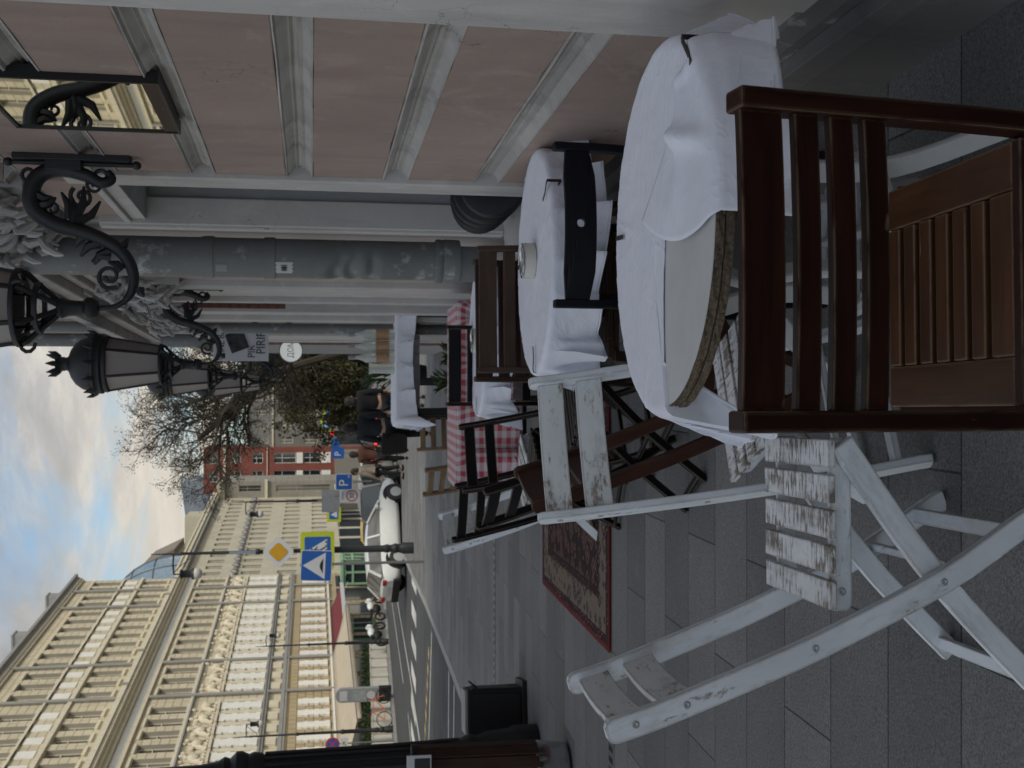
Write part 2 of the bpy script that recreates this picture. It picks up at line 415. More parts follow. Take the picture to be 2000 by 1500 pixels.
MAT = {}
def mk():
    A = MAT
    A['paving'] = paving('granite_paving')
    A['asphalt'] = plain('asphalt', (.062,.064,.068), .85, var=.25, vs=1.2, bump=.006, bs=120)
    A['kerb'] = plain('kerb_granite', (.30,.295,.28), .8, var=.18, vs=4, bump=.002)
    A['roadpaint'] = plain('road_paint', (.62,.61,.58), .7, var=.2, vs=6, dirt=((.2,.2,.2), 9, .58))
    A['roadyellow'] = plain('road_paint_yellow', (.62,.42,.12), .7, var=.2, vs=6)
    A['pink'] = stucco('pink_render', (.37,.287,.252), .15, .005, (.275,.205,.190))
    A['trim'] = stucco('grey_trim_render', (.46,.44,.42), .18, .006, (.22,.21,.20))
    A['trimlight'] = stucco('pale_trim_render', (.54,.52,.50), .12, .004, (.36,.345,.33))
    A['plinth'] = stucco('plinth_render', (.165,.160,.158), .14, .004, (.10,.098,.097))
    A['reveal'] = stucco('reveal_render', (.33,.335,.34), .07, .003, (.26,.26,.265), False)
    A['darkred'] = stucco('dark_red_render', (.105,.055,.050), .2, .003)
    A['brick'] = facade_mat('brick_red', (.20,.070,.052), (.16,.10,.085), .25, .075, .006)
    A['mauve'] = stucco('mauve_render', (.43,.39,.37), .10, .003, (.29,.265,.25))
    A['sculpt'] = stucco('weathered_plaster', (.50,.485,.47), .18, .012, (.18,.175,.17), False)
    A['iron'] = plain('black_iron', (.0115,.013,.016), .5, 0, .3, 9, .0015, 70, spec=.5)
    A['zinc'] = plain('painted_zinc', (.165,.172,.172), .5, .1, .16, 3, .002, 18, dirt=((.42,.42,.41), 7, .57))
    A['frost'] = plain('lantern_glass', (.30,.27,.26), .35, var=.08, vs=3, spec=.5)
    A['darkwood'] = wood('dark_stained_wood', (.013,.0042,.0028), (.042,.0125,.0070), (.34,.25,.16), .52, .45, .0045)
    A['seatwood'] = wood('brown_seat_wood', (.050,.020,.0085), (.105,.046,.020), (.42,.29,.18), .7, .42, .004)
    A['redwood'] = wood('reddish_brown_wood', (.040,.017,.012), (.085,.036,.025), (.26,.17,.11), .35, edge=.005)
    A['blackwood'] = wood('black_painted_wood', (.0065,.0065,.008), (.015,.014,.015), (.26,.20,.14), .85, edge=.007)
    A['navywood'] = wood('black_navy_wood', (.008,.008,.012), (.015,.015,.021), (.055,.05,.048), .3, edge=.004)
    A['midwood'] = wood('weathered_brown_wood', (.040,.024,.019), (.085,.052,.040), (.26,.19,.14), .5, edge=.004)
    A['lightwood'] = wood('natural_wood', (.16,.105,.062), (.30,.205,.125), (.36,.27,.18), .2)
    A['white'] = paint('white_chair_paint', (.76,.805,.85), .36, edgewear=1.0)
    A['whiteworn'] = paint('worn_white_seat_paint', (.80,.815,.83), .86, (.13,.105,.08), (.30,.27,.235), gs=(95,17,60))
    A['whiteback'] = paint('chipped_white_back_paint', (.74,.775,.785), .60)
    A['bolt'] = plain('bolt_steel', (.40,.41,.42), .5, .3, .1, 20)
    A['cloth'] = cloth('white_tablecloth', (.80,.82,.90))
    A['gingham'] = cloth('red_gingham', (.62,.58,.60), 700, (.062, (.43,.075,.09)))
    A['laminate'] = plain('white_laminate', (.58,.585,.575), .45, var=.06, vs=9)
    m, nt, b = newmat('raw_chipboard'); N = NT(nt)
    vec = N.coord('Object'); f = N.noise(vec, 130, 5, .8)
    N.ln(N.ramp(f, [(.3, (.055,.040,.026)), (.5, (.20,.150,.098)), (.7, (.36,.28,.19))]), b.inputs['Base Color']); b.inputs['Roughness'].default_value = 1
    N.ln(N.bump(f, .012, 1), b.inputs['Normal']); A['chip'] = m
    A['plastic'] = plain('white_plastic', (.58,.59,.60), .4, var=.06)
    A['clip'] = plain('clip_steel', (.05,.05,.055), .3, .9, .1)
    A['clay'] = plain('cream_ceramic', (.58,.56,.50), .4, var=.05)
    A['chrome'] = plain('chrome', (.55,.56,.57), .12, 1, .05)
    A['rubber'] = plain('black_rubber', (.012,.013,.017), .6, var=.2)
    A['black'] = plain('matte_black', (.010,.010,.011), .6, var=.2)
    A['cream'] = facade_mat('cream_facade', (.60,.535,.400), (.38,.335,.245), 1.4, .45)
    A['creamtrim'] = stucco('cream_trim', (.63,.575,.455), .08, .01, (.42,.37,.28), False)
    A['creamwhite'] = stucco('white_trim', (.74,.73,.68), .06, .01, (.58,.56,.50), False)
    A['ochre'] = facade_mat('ochre_rustication', (.44,.36,.235), (.24,.19,.12), .62, .45, .03)
    A['greyledge'] = plain('grey_ledge', (.27,.268,.26), .6, var=.1, vs=1)
    A['flatcream'] = facade_mat('flat_cream_facade', (.50,.465,.375), (.45,.42,.335), 3, 1.5, .003, .02)
    A['greige'] = facade_mat('greige_facade', (.30,.285,.25), (.25,.24,.21), 1.2, .6, .01)
    A['redwall'] = facade_mat('red_facade', (.235,.085,.068), (.20,.072,.06), 1, .5, .005)
    A['greywall'] = facade_mat('grey_facade', (.22,.22,.205), (.19,.19,.18), 1.5, .6, .01)
    A['roofblue'] = plain('blue_grey_roof', (.21,.24,.28), .5, .1, .12, .5)
    A['roofbrown'] = plain('brown_roof', (.20,.165,.135), .7, 0, .15, .6)
    A['darkglass'] = glass('window_glass', (.035,.042,.048))
    nt = A['darkglass'].node_tree; N = NT(nt); oi = N.n('ShaderNodeObjectInfo'); N.ln(N.ramp(oi.outputs['Random'], [(0, (.022,.028,.033)), (.45, (.05,.058,.062)), (.62, (.16,.155,.14)), (.8, (.035,.04,.046)), (.93, (.26,.245,.21))], 'CONSTANT'), nt.nodes['Principled BSDF'].inputs['Base Color'])
    A['domeglass'] = glass('dome_glass', (.20,.28,.36), .08)
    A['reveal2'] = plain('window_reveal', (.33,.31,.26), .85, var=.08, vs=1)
    A['awnbeige'] = plain('beige_canvas', (.50,.43,.33), .9, var=.08, vs=2)
    A['awnred'] = plain('maroon_canvas', (.16,.025,.030), .9, var=.1, vs=2)
    A['green'] = plain('green_kiosk_paint', (.24,.42,.27), .5, var=.08)
    A['signblue'] = plain('sign_blue', (.012,.085,.33), .4, var=.05)
    A['signwhite'] = plain('sign_white', (.52,.53,.55), .4, var=.04)
    A['signgrey'] = plain('sign_grey', (.26,.27,.285), .5, var=.08)
    A['signyellow'] = plain('sign_yellow', (.50,.27,.012), .4, var=.06)
    A['signlime'] = plain('sign_lime', (.40,.46,.02), .4, var=.05)
    A['signred'] = plain('sign_red', (.42,.03,.03), .4, var=.05)
    A['signblack'] = plain('sign_black', (.012,.012,.014), .5, var=.05)
    A['carwhite'] = plain('white_car_paint', (.66,.68,.67), .22, var=.03, spec=.6)
    A['cargrey'] = plain('grey_car_paint', (.30,.29,.28), .25, .3, .05)
    A['cardark'] = plain('dark_car_paint', (.02,.022,.026), .25, .1, .1)
    A['caryellow'] = plain('yellow_car_paint', (.60,.38,.05), .3, var=.05)
    A['redlamp'] = emit('red_lamp', (1.0,.03,.03), 2.2)
    A['whitelamp'] = emit('white_lamp', (1.0,.97,.92), 3.0)
    A['globe'] = plain('opal_globe', (.55,.54,.50), .35, var=.05)
    A['lit'] = emit('lit_round_sign', (.80,.83,.80), .35)
    A['bark'] = plain('bark', (.045,.036,.028), .95, var=.35, vs=8, bump=.02, bs=14)
    A['bud'] = plain('spring_buds', (.050,.052,.034), .9, var=.45, vs=.9)
    A['olive'] = plain('olive_leaves', (.044,.043,.016), .9, var=.5, vs=.8)
    A['leaf'] = plain('green_leaves', (.045,.085,.025), .8, var=.4, vs=5)
    A['cloth_dark'] = plain('navy_jacket', (.017,.019,.024), .85, var=.25, vs=12)
    A['trousers'] = plain('black_trousers', (.009,.009,.011), .9, var=.2)
    A['browncoat'] = plain('brown_coat', (.075,.030,.020), .9, var=.2)
    A['greycoat'] = plain('beige_coat', (.20,.17,.14), .9, var=.15)
    A['bag'] = plain('brown_bag', (.022,.016,.014), .7, var=.2)
    A['skin'] = plain('skin', (.42,.25,.18), .6, var=.06)
    A['hair'] = plain('dark_hair', (.018,.012,.010), .7, var=.3)
    m, nt, b = newmat('bottle_glass'); b.inputs['Base Color'].default_value = (.80,.84,.80,1); b.inputs['Roughness'].default_value = .04; b.inputs['Transmission Weight'].default_value = .55; b.inputs['IOR'].default_value = 1.25; A['bottleglass'] = m
    A['labelpaper'] = plain('bottle_label', (.42,.26,.15), .7, var=.2, vs=30)
    A['stonebox'] = plain('grey_stone_top', (.33,.335,.33), .7, var=.15, vs=8)
    A['wallwhite'] = plain('white_barrier', (.52,.50,.43), .7, var=.1, vs=3)
    A['steel'] = plain('grey_steel', (.22,.225,.23), .4, .6, .1)
mk()

# ------------------------------------------------------------------ camera, sky, sun
f_px = 2200.0
pitch = math.atan(389/f_px)
cam_d = bpy.data.cameras.new('camera'); cam = bpy.data.objects.new('camera', cam_d); COL.objects.link(cam)
cam_d.sensor_width = 36; cam_d.lens = 36*f_px/2000; cam_d.clip_start = .05; cam_d.clip_end = 2000
fw = V(0, math.cos(pitch), -math.sin(pitch)); up = V(0, math.sin(pitch), math.cos(pitch)); rt = V(1, 0, 0)
R = Matrix((-up, rt, -fw)).transposed()          # the phone was held on its side: image left is up
cam.matrix_world = Matrix.Translation((0, 0, 1.40)) @ R.to_4x4()
cam_d.dof.use_dof = True; cam_d.dof.focus_distance = 2.3; cam_d.dof.aperture_fstop = 13.0
SC.camera = cam
vs = SC.view_settings; vs.view_transform = 'Standard'; vs.look = 'None'; vs.gamma = 1; vs.exposure = 0

SUN_EL, SUN_AZ = math.radians(42), math.radians(128)      # azimuth clockwise from +Y
w = bpy.data.worlds.new('World'); SC.world = w; w.use_nodes = True
N = NT(w.node_tree); bg = w.node_tree.nodes['Background']
sky = N.n('ShaderNodeTexSky', sky_type='NISHITA', sun_disc=False); sky.sun_elevation = SUN_EL; sky.sun_rotation = SUN_AZ; sky.air_density = 1.0; sky.dust_density = 1.2
tc = N.n('ShaderNodeTexCoord'); sp = N.n('ShaderNodeSeparateXYZ'); N.ln(tc.outputs['Generated'], sp.inputs[0])
den = N.math('ADD', N.math('MAXIMUM', sp.outputs[2], 0.0), .16)
cb = N.n('ShaderNodeCombineXYZ'); N.ln(N.math('DIVIDE', sp.outputs[0], den), cb.inputs[0]); N.ln(N.math('DIVIDE', sp.outputs[1], den), cb.inputs[1])
c1 = N.noise(cb.outputs[0], 1.15, 8, .58, .35)
off = N.n('ShaderNodeVectorMath', operation='ADD'); off.inputs[1].default_value = (3.1, 1.7, 0); N.ln(cb.outputs[0], off.inputs[0])
c2 = N.noise(off.outputs[0], 1.7, 8, .62, .3)
glow = N.n('ShaderNodeMapRange', interpolation_type='SMOOTHSTEP'); glow.inputs['From Min'].default_value = .30; glow.inputs['From Max'].default_value = .06; glow.inputs['To Max'].default_value = .75; N.ln(sp.outputs[2], glow.inputs['Value'])
cover = N.ramp(c1, [(.40, (0,0,0)), (.54, (1,1,1))])
cc = N.ramp(c2, [(.36, (2.8,3.0,3.3)), (.50, (4.6,4.7,4.9)), (.63, (8.2,7.8,7.0))])
cc = N.mix(glow.outputs[0], cc, (8.9,8.0,6.5))     # low sunlit cloud over the roofs
skyb = N.mix(1.0, sky.outputs[0], (1.40, 1.45, 1.40), 'MULTIPLY')
front = N.math('SUBTRACT', N.math('MULTIPLY', sp.outputs[1], .9), N.math('MULTIPLY', sp.outputs[2], .55))    # unseen sky overhead and behind made brighter to light the foreground
lum = N.n('ShaderNodeMapRange', interpolation_type='SMOOTHSTEP'); lum.inputs['From Min'].default_value = -.35; lum.inputs['From Max'].default_value = .75; lum.inputs['To Min'].default_value = 1.32; lum.inputs['To Max'].default_value = .98
N.ln(front, lum.inputs['Value'])
N.ln(N.mix(1.0, N.mix(cover, skyb, cc), lum.outputs[0], 'MULTIPLY'), bg.inputs['Color']); bg.inputs['Strength'].default_value = .10
sl = bpy.data.lights.new('sun', 'SUN'); sl.energy = 2.0; sl.angle = math.radians(12); sl.color = (1.0, .92, .76)
so = bpy.data.objects.new('sun', sl); COL.objects.link(so)
sd = V(math.sin(SUN_AZ)*math.cos(SUN_EL), math.cos(SUN_AZ)*math.cos(SUN_EL), math.sin(SUN_EL))
so.rotation_euler = (-sd).to_track_quat('-Z', 'Y').to_euler()
# ================================================================== ground, road, pavements
def sheet(name, pts, mat, h=0, kind='structure', thick=0):
    m = MB(); n = len(pts)
    top = [V(x, y, gz(y)+h) for x, y in pts]
    if thick:
        bot = [p - V(0,0,thick) for p in top]
        m.add(top+bot, [tuple(range(n))] + [(i, (i+1) % n, n+(i+1) % n, n+i) for i in range(n)])
    else: m.add(top, [tuple(range(n))])
    o = m.build(name, mat); return tag(o, kind=kind)
sheet('ground', [(-500,-120),(500,-120),(500,900),(-500,900)], MAT['asphalt'], -.16)
sheet('road', [(-60,-25),(3,-25),(3,260),(-60,260)], MAT['asphalt'], -.12)
RK = [(-3.05,-25),(-3.62,0),(-4.08,9.5),(-4.25,14.6),(-4.33,17.1),(-4.68,24.5),(-5.1,30.5),(-5.45,36),(-6.2,50),(-8.2,90),(-12,150)]
sheet('pavement', RK + [(14,150),(14,-25)], MAT['paving'], 0, thick=.15)
def strip(pts, w, side):
    out = []
    for i, p in enumerate(pts):
        a = V(*pts[max(i-1,0)], 0); b = V(*pts[min(i+1,len(pts)-1)], 0); d = (b-a).normalized(); q = V(d.y, -d.x, 0)*side*w
        out.append((p[0]+q.x, p[1]+q.y))
    return pts + out[::-1]
sheet('kerb', strip(RK, .16, -1), MAT['kerb'], .004, thick=.16)
LK = [(-18.6+.081*y, y) for y in (-25, 0, 20, 40, 60, 80, 110, 150)]
sheet('left_pavement', LK + [(-45,150),(-45,-25)], MAT['paving'], 0, thick=.15)
sheet('left_kerb', strip(LK, .18, 1), MAT['kerb'], .004, thick=.16)
mk_ = MB(); my_ = MB()
def rect_on(m, x0, y0, x1, y1, w):
    a = V(x0, y0, 0); b = V(x1, y1, 0); d = (b-a).normalized(); q = V(-d.y, d.x, 0)*w/2
    m.add([(p.x, p.y, gz(p.y)-.116) for p in (a-q, b-q, b+q, a+q)], [(0,1,2,3)])
for i in range(7): rect_on(mk_, -5.55-.92*i, 30.6+.1*i, -5.70-.92*i, 33.4+.1*i, .42)
rect_on(mk_, -8.8, 75, -8.95, 35, .13); rect_on(mk_, -8.95, 34.8, -9.3, 24, .13); rect_on(mk_, -9.15, 33, -9.2, 26, .12)
rect_on(mk_, -10.5, 36, -11.0, 33, .12); rect_on(mk_, -10.2, 90, -10.6, 40, .12)
rect_on(mk_, -5.3, 24.0, -9.4, 25.6, .16); rect_on(mk_, -4.95, 19.3, -6.2, 19.4, .14); rect_on(mk_, -4.9, 18.2, -6.6, 18.4, .12)
for i in range(9): rect_on(my_, -5.9-.42*i, 25.0+.27*i, -6.14-.42*i, 25.15+.27*i, .24)
tag(mk_.build('road_markings', MAT['roadpaint']), kind='structure'); tag(my_.build('yellow_road_markings', MAT['roadyellow']), kind='structure')

def drain(x0, x1, y, w, slot, label):
    e = stand('drain_channel', (x0+x1)/2, y, 0, label, 'drain'); L = abs(x1-x0)
    f = MB(); f.box((0, w/2+.008, .004), (L, .016, .008)); f.box((0, -w/2-.008, .004), (L, .016, .008))
    f.build('frame', MAT['steel'], e)
    d = MB(); d.box((0,0,.0012), (L, w, .0022)); d.build('channel', MAT['black'], e)
    b = MB(); n = int(L/slot)
    for i in range(n): b.box((-L/2+(i+.5)*L/n, 0, .004), (slot*.42, w, .0055))
    b.build('grate', MAT['steel'], e)
drain(-4.0, .45, 11.65, .085, .085, 'thin dotted drain running across the pavement to the black box')
drain(-4.0, -1.60, 6.12, .11, .062, 'black slotted drain grate beside the weathered white chair')

# ================================================================== right-hand pink building
WX, WTH = 1.02, math.atan(.0358)
pb = empty('pink_building', (WX, 0, 0), WTH, 'pink rendered building with grey rusticated bands beside the tables', 'building')
def bx(m, x0, x1, y0, y1, z0, z1, mi=0): m.box(((x0+x1)/2, (y0+y1)/2, (z0+z1)/2), (abs(x1-x0), abs(y1-y0), abs(z1-z0)), None, mi)
TOP = 15.0
# carcass behind the facing
m = MB()
bx(m, .07, 6, -9, 4.93, -.6, TOP); bx(m, .07, 6, 4.93, 5.75, 2.2, TOP); bx(m, .07, 6, 4.93, 5.75, -.6, .43)
bx(m, .45, 6, 4.93, 5.75, .43, 2.2); bx(m, .07, 6, 5.75, 9.0, -.9, TOP); bx(m, .16, 6, 9.0, 9.75, -.9, TOP); bx(m, .07, 6, 9.75, 11.3, -1, TOP)
m.build('wall', MAT['trim'], pb)
# pink rusticated blocks and moulded bands
bands = [(.625,.735),(1.01,1.115),(1.40,1.505),(1.787,1.886),(2.17,2.27),(2.555,2.655),(2.94,3.04),(3.33,3.43),(3.71,3.81),(4.1,4.2)]
def blocks(y0, y1, zlo, zhi):
    m = MB(); z = zlo; zs = []
    for a, b in bands:
        if b <= zlo or a >= zhi: continue
        zs.append((z, a)); z = b
    zs.append((z, zhi))
    for za, zb in zs:
        if zb-za < .03: continue
        n = 22; pts = []
        for i in range(n+1): pts.append((y0+(y1-y0)*i/n, za + mnoise.noise((i*.9, za*7, y0))*.006))
        for i in range(n+1): pts.append((y1-(y1-y0)*i/n, zb + mnoise.noise((i*.9, zb*5+3, y0))*.006))
        M = Matrix(((0,0,1,0),(1,0,0,0),(0,1,0,0),(0,0,0,1)))
        m.prism(pts, 0, .09, M)
    return m
prof = [(.095,0),(-.002,0),(-.002,.006),(.018,.012),(.030,.026),(.026,.036),(.036,.040),(.040,.050),(.030,.058),(.038,.064),(.028,.074),(.012,.084),(.010,.090),(-.004,.094),(-.004,1),(.095,1)]
def band_mb(y0, y1, za, zb):
    m = MB(); h = zb-za; n = 26; P = []
    for i in range(n+1):
        y = y0 + (y1-y0)*i/n
        row = []
        for (x, z) in prof:
            zz = za + min(z/.0985, 1)*h
            row.append(V(x + (mnoise.noise((y*3.1, z*60, za*9))*.0035 if -.01 < x < .05 else 0), y, zz + mnoise.noise((y*2.3+5, za*3, z*9))*.003))
        P.append(row)
    m.grid(P, False, 0, True)
    for i, rev in ((0, False), (n, True)):
        m.add(P[i], [tuple(range(len(prof)))])
    return m
blocks(2.78, 4.74, .20, 4.6).build('pier', MAT['pink'], pb, .005)
for a, b in bands: band_mb(2.78, 4.735, a, b).build('band', MAT['trim'], pb)
blocks(4.945, 5.74, 2.27, 4.6).build('lintel_wall', MAT['pink'], pb, .004)
for a, b in bands[5:]: band_mb(4.945, 5.74, a, b).build('band', MAT['trim'], pb)
m = MB(); bx(m, .0, .12, 2.78, 5.75, 4.6, 4.9); bx(m, -.10, .1, 2.6, 11, 4.9, 5.2); bx(m, -.02, .1, -9, 11, 5.2, 13.6); m.build('upper_wall', MAT['pink'], pb)
# opening beside the pier: surround, soffit, reveal, sill
m = MB(); bx(m, -.012, .09, 4.74, 4.93, .43, 2.40); bx(m, -.02, .07, 4.70, 4.75, .3, 2.42)
bx(m, -.012, .3, 4.93, 5.75, 2.2, 2.268); bx(m, -.03, .05, 4.9, 5.76, 2.268, 2.30)
m.build('window_surround', MAT['trimlight'], pb, .004)
m = MB(); bx(m, .10, .46, 5.735, 5.80, .43, 2.2); m.build('reveal', MAT['reveal'], pb)
m = MB(); bx(m, -.035, .10, 5.715, 5.86, .43, 2.42); bx(m, -.05, .0, 5.73, 5.80, .43, 2.42); m.build('pilaster_strip', MAT['trimlight'], pb, .006)
m = MB(); m.box((-.03, 5.33, .405), (.30, .86, .05), Matrix.Rotation(-.14, 3, 'Y')); m.build('sill', MAT['trim'], pb, .006)
w_ = MB(); bx(w_, .36, .40, 4.93, 5.735, .43, 2.2); wo = w_.build('window', MAT['darkglass'], pb)
f = MB()
for y in (4.95, 5.32, 5.69): bx(f, .33, .36, y-.03, y+.03, .43, 2.2)
for z in (.47, 1.55, 2.17): bx(f, .332, .358, 4.93, 5.735, z-.03, z+.03)
f.build('frame', MAT['white'], wo)
# door surround nearest the camera
m = MB(); bx(m, -.035, .09, 2.30, 2.775, -.2, 4.3); bx(m, -.05, .0, 2.30, 2.52, -.2, 4.3); bx(m, -.018, .09, 2.74, 2.79, .2, 4.3)
m.build('door_surround', MAT['trimlight'], pb, .008)
m = MB(); bx(m, -.02, .09, -9, 2.30, .2, 4.6); m.build('side_wall', MAT['mauve'], pb)
# plinth, and a dark strip standing in for the shadowed gap above it
m = MB(); M = Matrix(((1,0,0,0),(0,0,1,0),(0,1,0,0),(0,0,0,1)))
m.prism([(-.115,-.6),(-.115,.10),(-.105,.165),(-.03,.172),(.2,.172),(.2,-.6)], -9, 4.93, M); m.build('plinth', MAT['plinth'], pb, .004)
m = MB(); m.prism([(-.065,.172),(-.065,.205),(-.05,.255),(-.004,.262),(.1,.262),(.1,.172)], -9, 4.93, M); m.build('shade_strip', MAT['zinc'], pb)
# far piers, mouldings and narrow boards
m = MB(); bx(m, 0, .1, 5.86, 8.15, .15, 2.75); m.build('pier', MAT['mauve'], pb, .004)
m = MB(); bx(m, -.10, .1, 5.75, 9.0, -.9, .12); bx(m, -.08, .1, 9.75, 11.3, -1, .05); m.build('plinth', MAT['plinth'], pb, .01)
m = MB()
for y0, y1, x in ((8.15,8.36,-.045),(8.36,8.50,.035),(8.50,8.95,-.02),(8.95,9.05,-.065),(9.70,9.86,-.07),(9.86,9.98,.03),(9.98,10.35,-.03),(10.35,10.50,-.08)):
    bx(m, x, .1, y0, y1, -.2, 2.62)
m.build('pilaster_moulding', MAT['trimlight'], pb, .01)
m = MB(); bx(m, .04, .1, 9.05, 9.70, .2, 2.6); m.build('reveal', MAT['reveal'], pb)
m = MB(); bx(m, -.075, .02, 9.30, 9.36, 1.62, 2.42); m.build('narrow_board', MAT['brick'], pb)
m = MB()                                                    # stepped cornice over the far piers
for i, (x, z0, z1) in enumerate(((-.06,2.62,2.70),(-.12,2.70,2.76),(-.22,2.82,2.92),(-.30,2.92,3.0))): bx(m, x, .1, 5.9, 11.2, z0, z1)
bx(m, -.16, .1, 5.9, 11.2, 2.76, 2.82); m.build('cornice', MAT['trim'], pb, .01)
m = MB(); bx(m, -.012, .1, 5.86, 9.0, 2.60, 4.6); bx(m, -.008, .1, 9.0, 11.2, 3.0, 4.6); m.build('frieze', MAT['mauve'], pb)
# carved plaster consoles
def console(y, z, s, seed, dx=0):
    rnd = random.Random(seed); m = MB()
    for side in (-1, 1):                                     # two scrolls
        pts = []; rr = []
        for i in range(26):
            a = i/25*3.6*PI; r = .13*(1-i/27)*s
            pts.append((-.17*s+dx - math.cos(a)*r, y+side*.055*s, z+.02 + math.sin(a)*r)); rr.append((.032-.0007*i)*s)
        m.tube(pts, rr, 7)
    for i in range(46):                                      # acanthus leaves and crumbled relief
        a = rnd.random()*2*PI; c = (dx-.02-rnd.random()*.24*s, y+(rnd.random()-.5)*.30*s, z+(rnd.random()-.5)*.42*s)
        L = (.07+.09*rnd.random())*s
        pts = [(c[0]-math.cos(a+t*1.6)*L*t, c[1]+math.sin(a*2)*L*t*.6, c[2]-L*t+.05*s*math.sin(t*3)) for t in (0,.3,.6,.85,1)]
        m.tube(pts, [.008*s,.021*s,.027*s,.019*s,.006*s], 6)
    for i in range(16):
        m.ball((dx-.06-rnd.random()*.14*s, y+(rnd.random()-.5)*.26*s, z+(rnd.random()-.5)*.4*s), (.025+.03*rnd.random())*s, 8, 5)
    m.box((dx-.02, y, z+.30*s), (.46*s, .34*s, .10*s)); m.box((dx+.0, y, z+.02), (.14*s, .22*s, .6*s))
    o = m.build('console', MAT['sculpt'], pb); return o
console(5.10, 2.82, .8, 3, .04); console(5.80, 2.86, .85, 5, .03)
for y, z, sd_ in ((7.55,2.62,11),(8.1,2.50,12),(8.75,2.66,13),(9.4,2.55,14),(10.2,2.70,15)): console(y, z, .72, sd_, .0)

# brick-red and grey house farther down
rb = empty('brick_house', (.60, 0, 0), 0, 'grey and dark brick house front past the pink building', 'building')
m = MB(); bx(m, 0, 6, 11.25, 14.55, -1.2, 12); bx(m, .0, 6, 14.55, 21.5, -1.6, 2.9); m.build('wall', MAT['mauve'], rb)
m = MB(); bx(m, -.03, .0, 14.6, 16.6, -1.2, 2.15); m.build('brick_panel', MAT['brick'], rb)
m = MB(); bx(m, -.035, 0, 16.6, 21.4, -1.4, 2.5); m.build('grey_panel', MAT['reveal'], rb)
m = MB(); bx(m, -.05, 0, 13.2, 14.3, -.6, 2.75); bx(m, -.07, 0, 14.3, 14.6, -1, 2.8); m.build('pilaster', MAT['trimlight'], rb, .01)
m = MB(); bx(m, -.02, 0, 11.5, 12.9, .2, 2.3); wi = m.build('window', MAT['darkglass'], rb)
m = MB()
for y in (11.5, 12.2, 12.9): bx(m, -.03, .0, y-.03, y+.03, .2, 2.3)
for z in (.2, 1.6, 2.3): bx(m, -.031, .0, 11.47, 12.93, z-.03, z+.03)
m.build('frame', MAT['trimlight'], wi)
m = MB(); bx(m, -.10, .05, 14.5, 14.62, 2.9, 5.2); m.build('brick_trim', MAT['brick'], rb)
m = MB(); bx(m, -.12, .3, 14.5, 21.6, 2.9, 3.02); m.build('coping', MAT['trim'], rb)

def downpipe(x, y, r, z0, z1, label, shoe=True, elbow=None):
    e = empty('drainpipe', (x, y, 0), 0, label, 'drainpipe')
    m = MB(); prof_ = []
    n = 280
    P = []
    for i in range(n+1):
        z = z0 + (z1-z0)*i/n; row = []
        for k in range(32):
            a = 2*PI*k/32
            d = 1 - .22*math.exp(-((z-1.27+.02*math.sin(a*3))/.030)**2)*max(0, math.cos(a-3.75))**2 - .26*math.exp(-((z-1.18-.03*math.sin(a*2))/.028)**2)*max(0, math.cos(a-4.0))**2 - .16*math.exp(-((z-1.09)/.024)**2)*max(0, math.cos(a-4.25))**3 + .010*mnoise.noise((math.cos(a)*2, math.sin(a)*2, z*5))
            row.append(V(math.cos(a)*r*d, math.sin(a)*r*d, z))
        P.append(row)
    m.grid(P, True)
    if elbow: m.tube([(0,0,z0+.02),(0,0,z0-.08),(.10,0,z0-.22),(.22,0,z0-.34)], r, 14)
    m.build('pipe', MAT['zinc'], e)
    if shoe:
        m = MB(); m.lathe([(r*.98, z0+.13),(r*1.13,z0+.125),(r*1.15,z0+.10),(r*1.10,z0+.09),(r*1.15,z0+.08),(r*1.13,z0),(r*1.03,z0-.001),(r*1.0,z0+.1)], 22); m.build('collar', MAT['zinc'], e)
        m = MB(); m.lathe([(r*1.02,z0-.12),(r*1.03,z0+.01),(r*.97,z0+.01),(r*.96,z0-.12)], 22, None, 0, PI*.6, PI*1.75); m.build('shoe', MAT['zinc'], e)
    for z in (1.62, 1.93):
        if z0 < z < z1:
            m = MB(); m.lathe([(r*1.0,z-.03),(r*1.05,z-.028),(r*1.05,z+.028),(r*1.0,z+.03)], 22); m.box((r*.9, r*.75, z), (.05,.03,.05)); m.build('pipe_joint', MAT['zinc'], e)
    return e
def wall_x(y): return WX - .0358*y
dp = downpipe(wall_x(6.0)-.15, 6.0, .103, .63, 5.2, 'thick dented grey drainpipe with flaking paint beside the pink pier')
m = MB(); M2 = Matrix.Rotation(math.radians(212), 4, 'Z')
def sticker(mat, name, ang, z, wd, ht, jag=0):
    P = []; 
    for i in range(7):
        zz = z - ht/2 + ht*i/6; row = []
        for k in range(9):
            a = ang - wd/2 + wd*k/8
            jx = 1 + .0*jag
            row.append(V(math.cos(a)*.1055, math.sin(a)*.1055, zz + (jag*math.sin(k*2.3+i*1.7) if i in (0, 6) else 0)))
        P.append(row)
    q = MB(); q.grid(P); return q.build(name, mat, dp)
sticker(MAT['signwhite'], 'sticker', math.radians(236), 1.545, .62, .085, .006); sticker(MAT['signblack'], 'sticker_scrawl', math.radians(236), 1.545, .36, .028, .008)
sticker(MAT['signgrey'], 'sticker', math.radians(232), 1.86, .40, .055)
downpipe(.52, 10.75, .05, -.2, 5.0, 'slim dark grey drainpipe between the pale pilasters', False)
downpipe(.53, 14.1, .085, 2.85, 7.0, 'blue grey drainpipe stopping in an elbow above the signs', False, True)

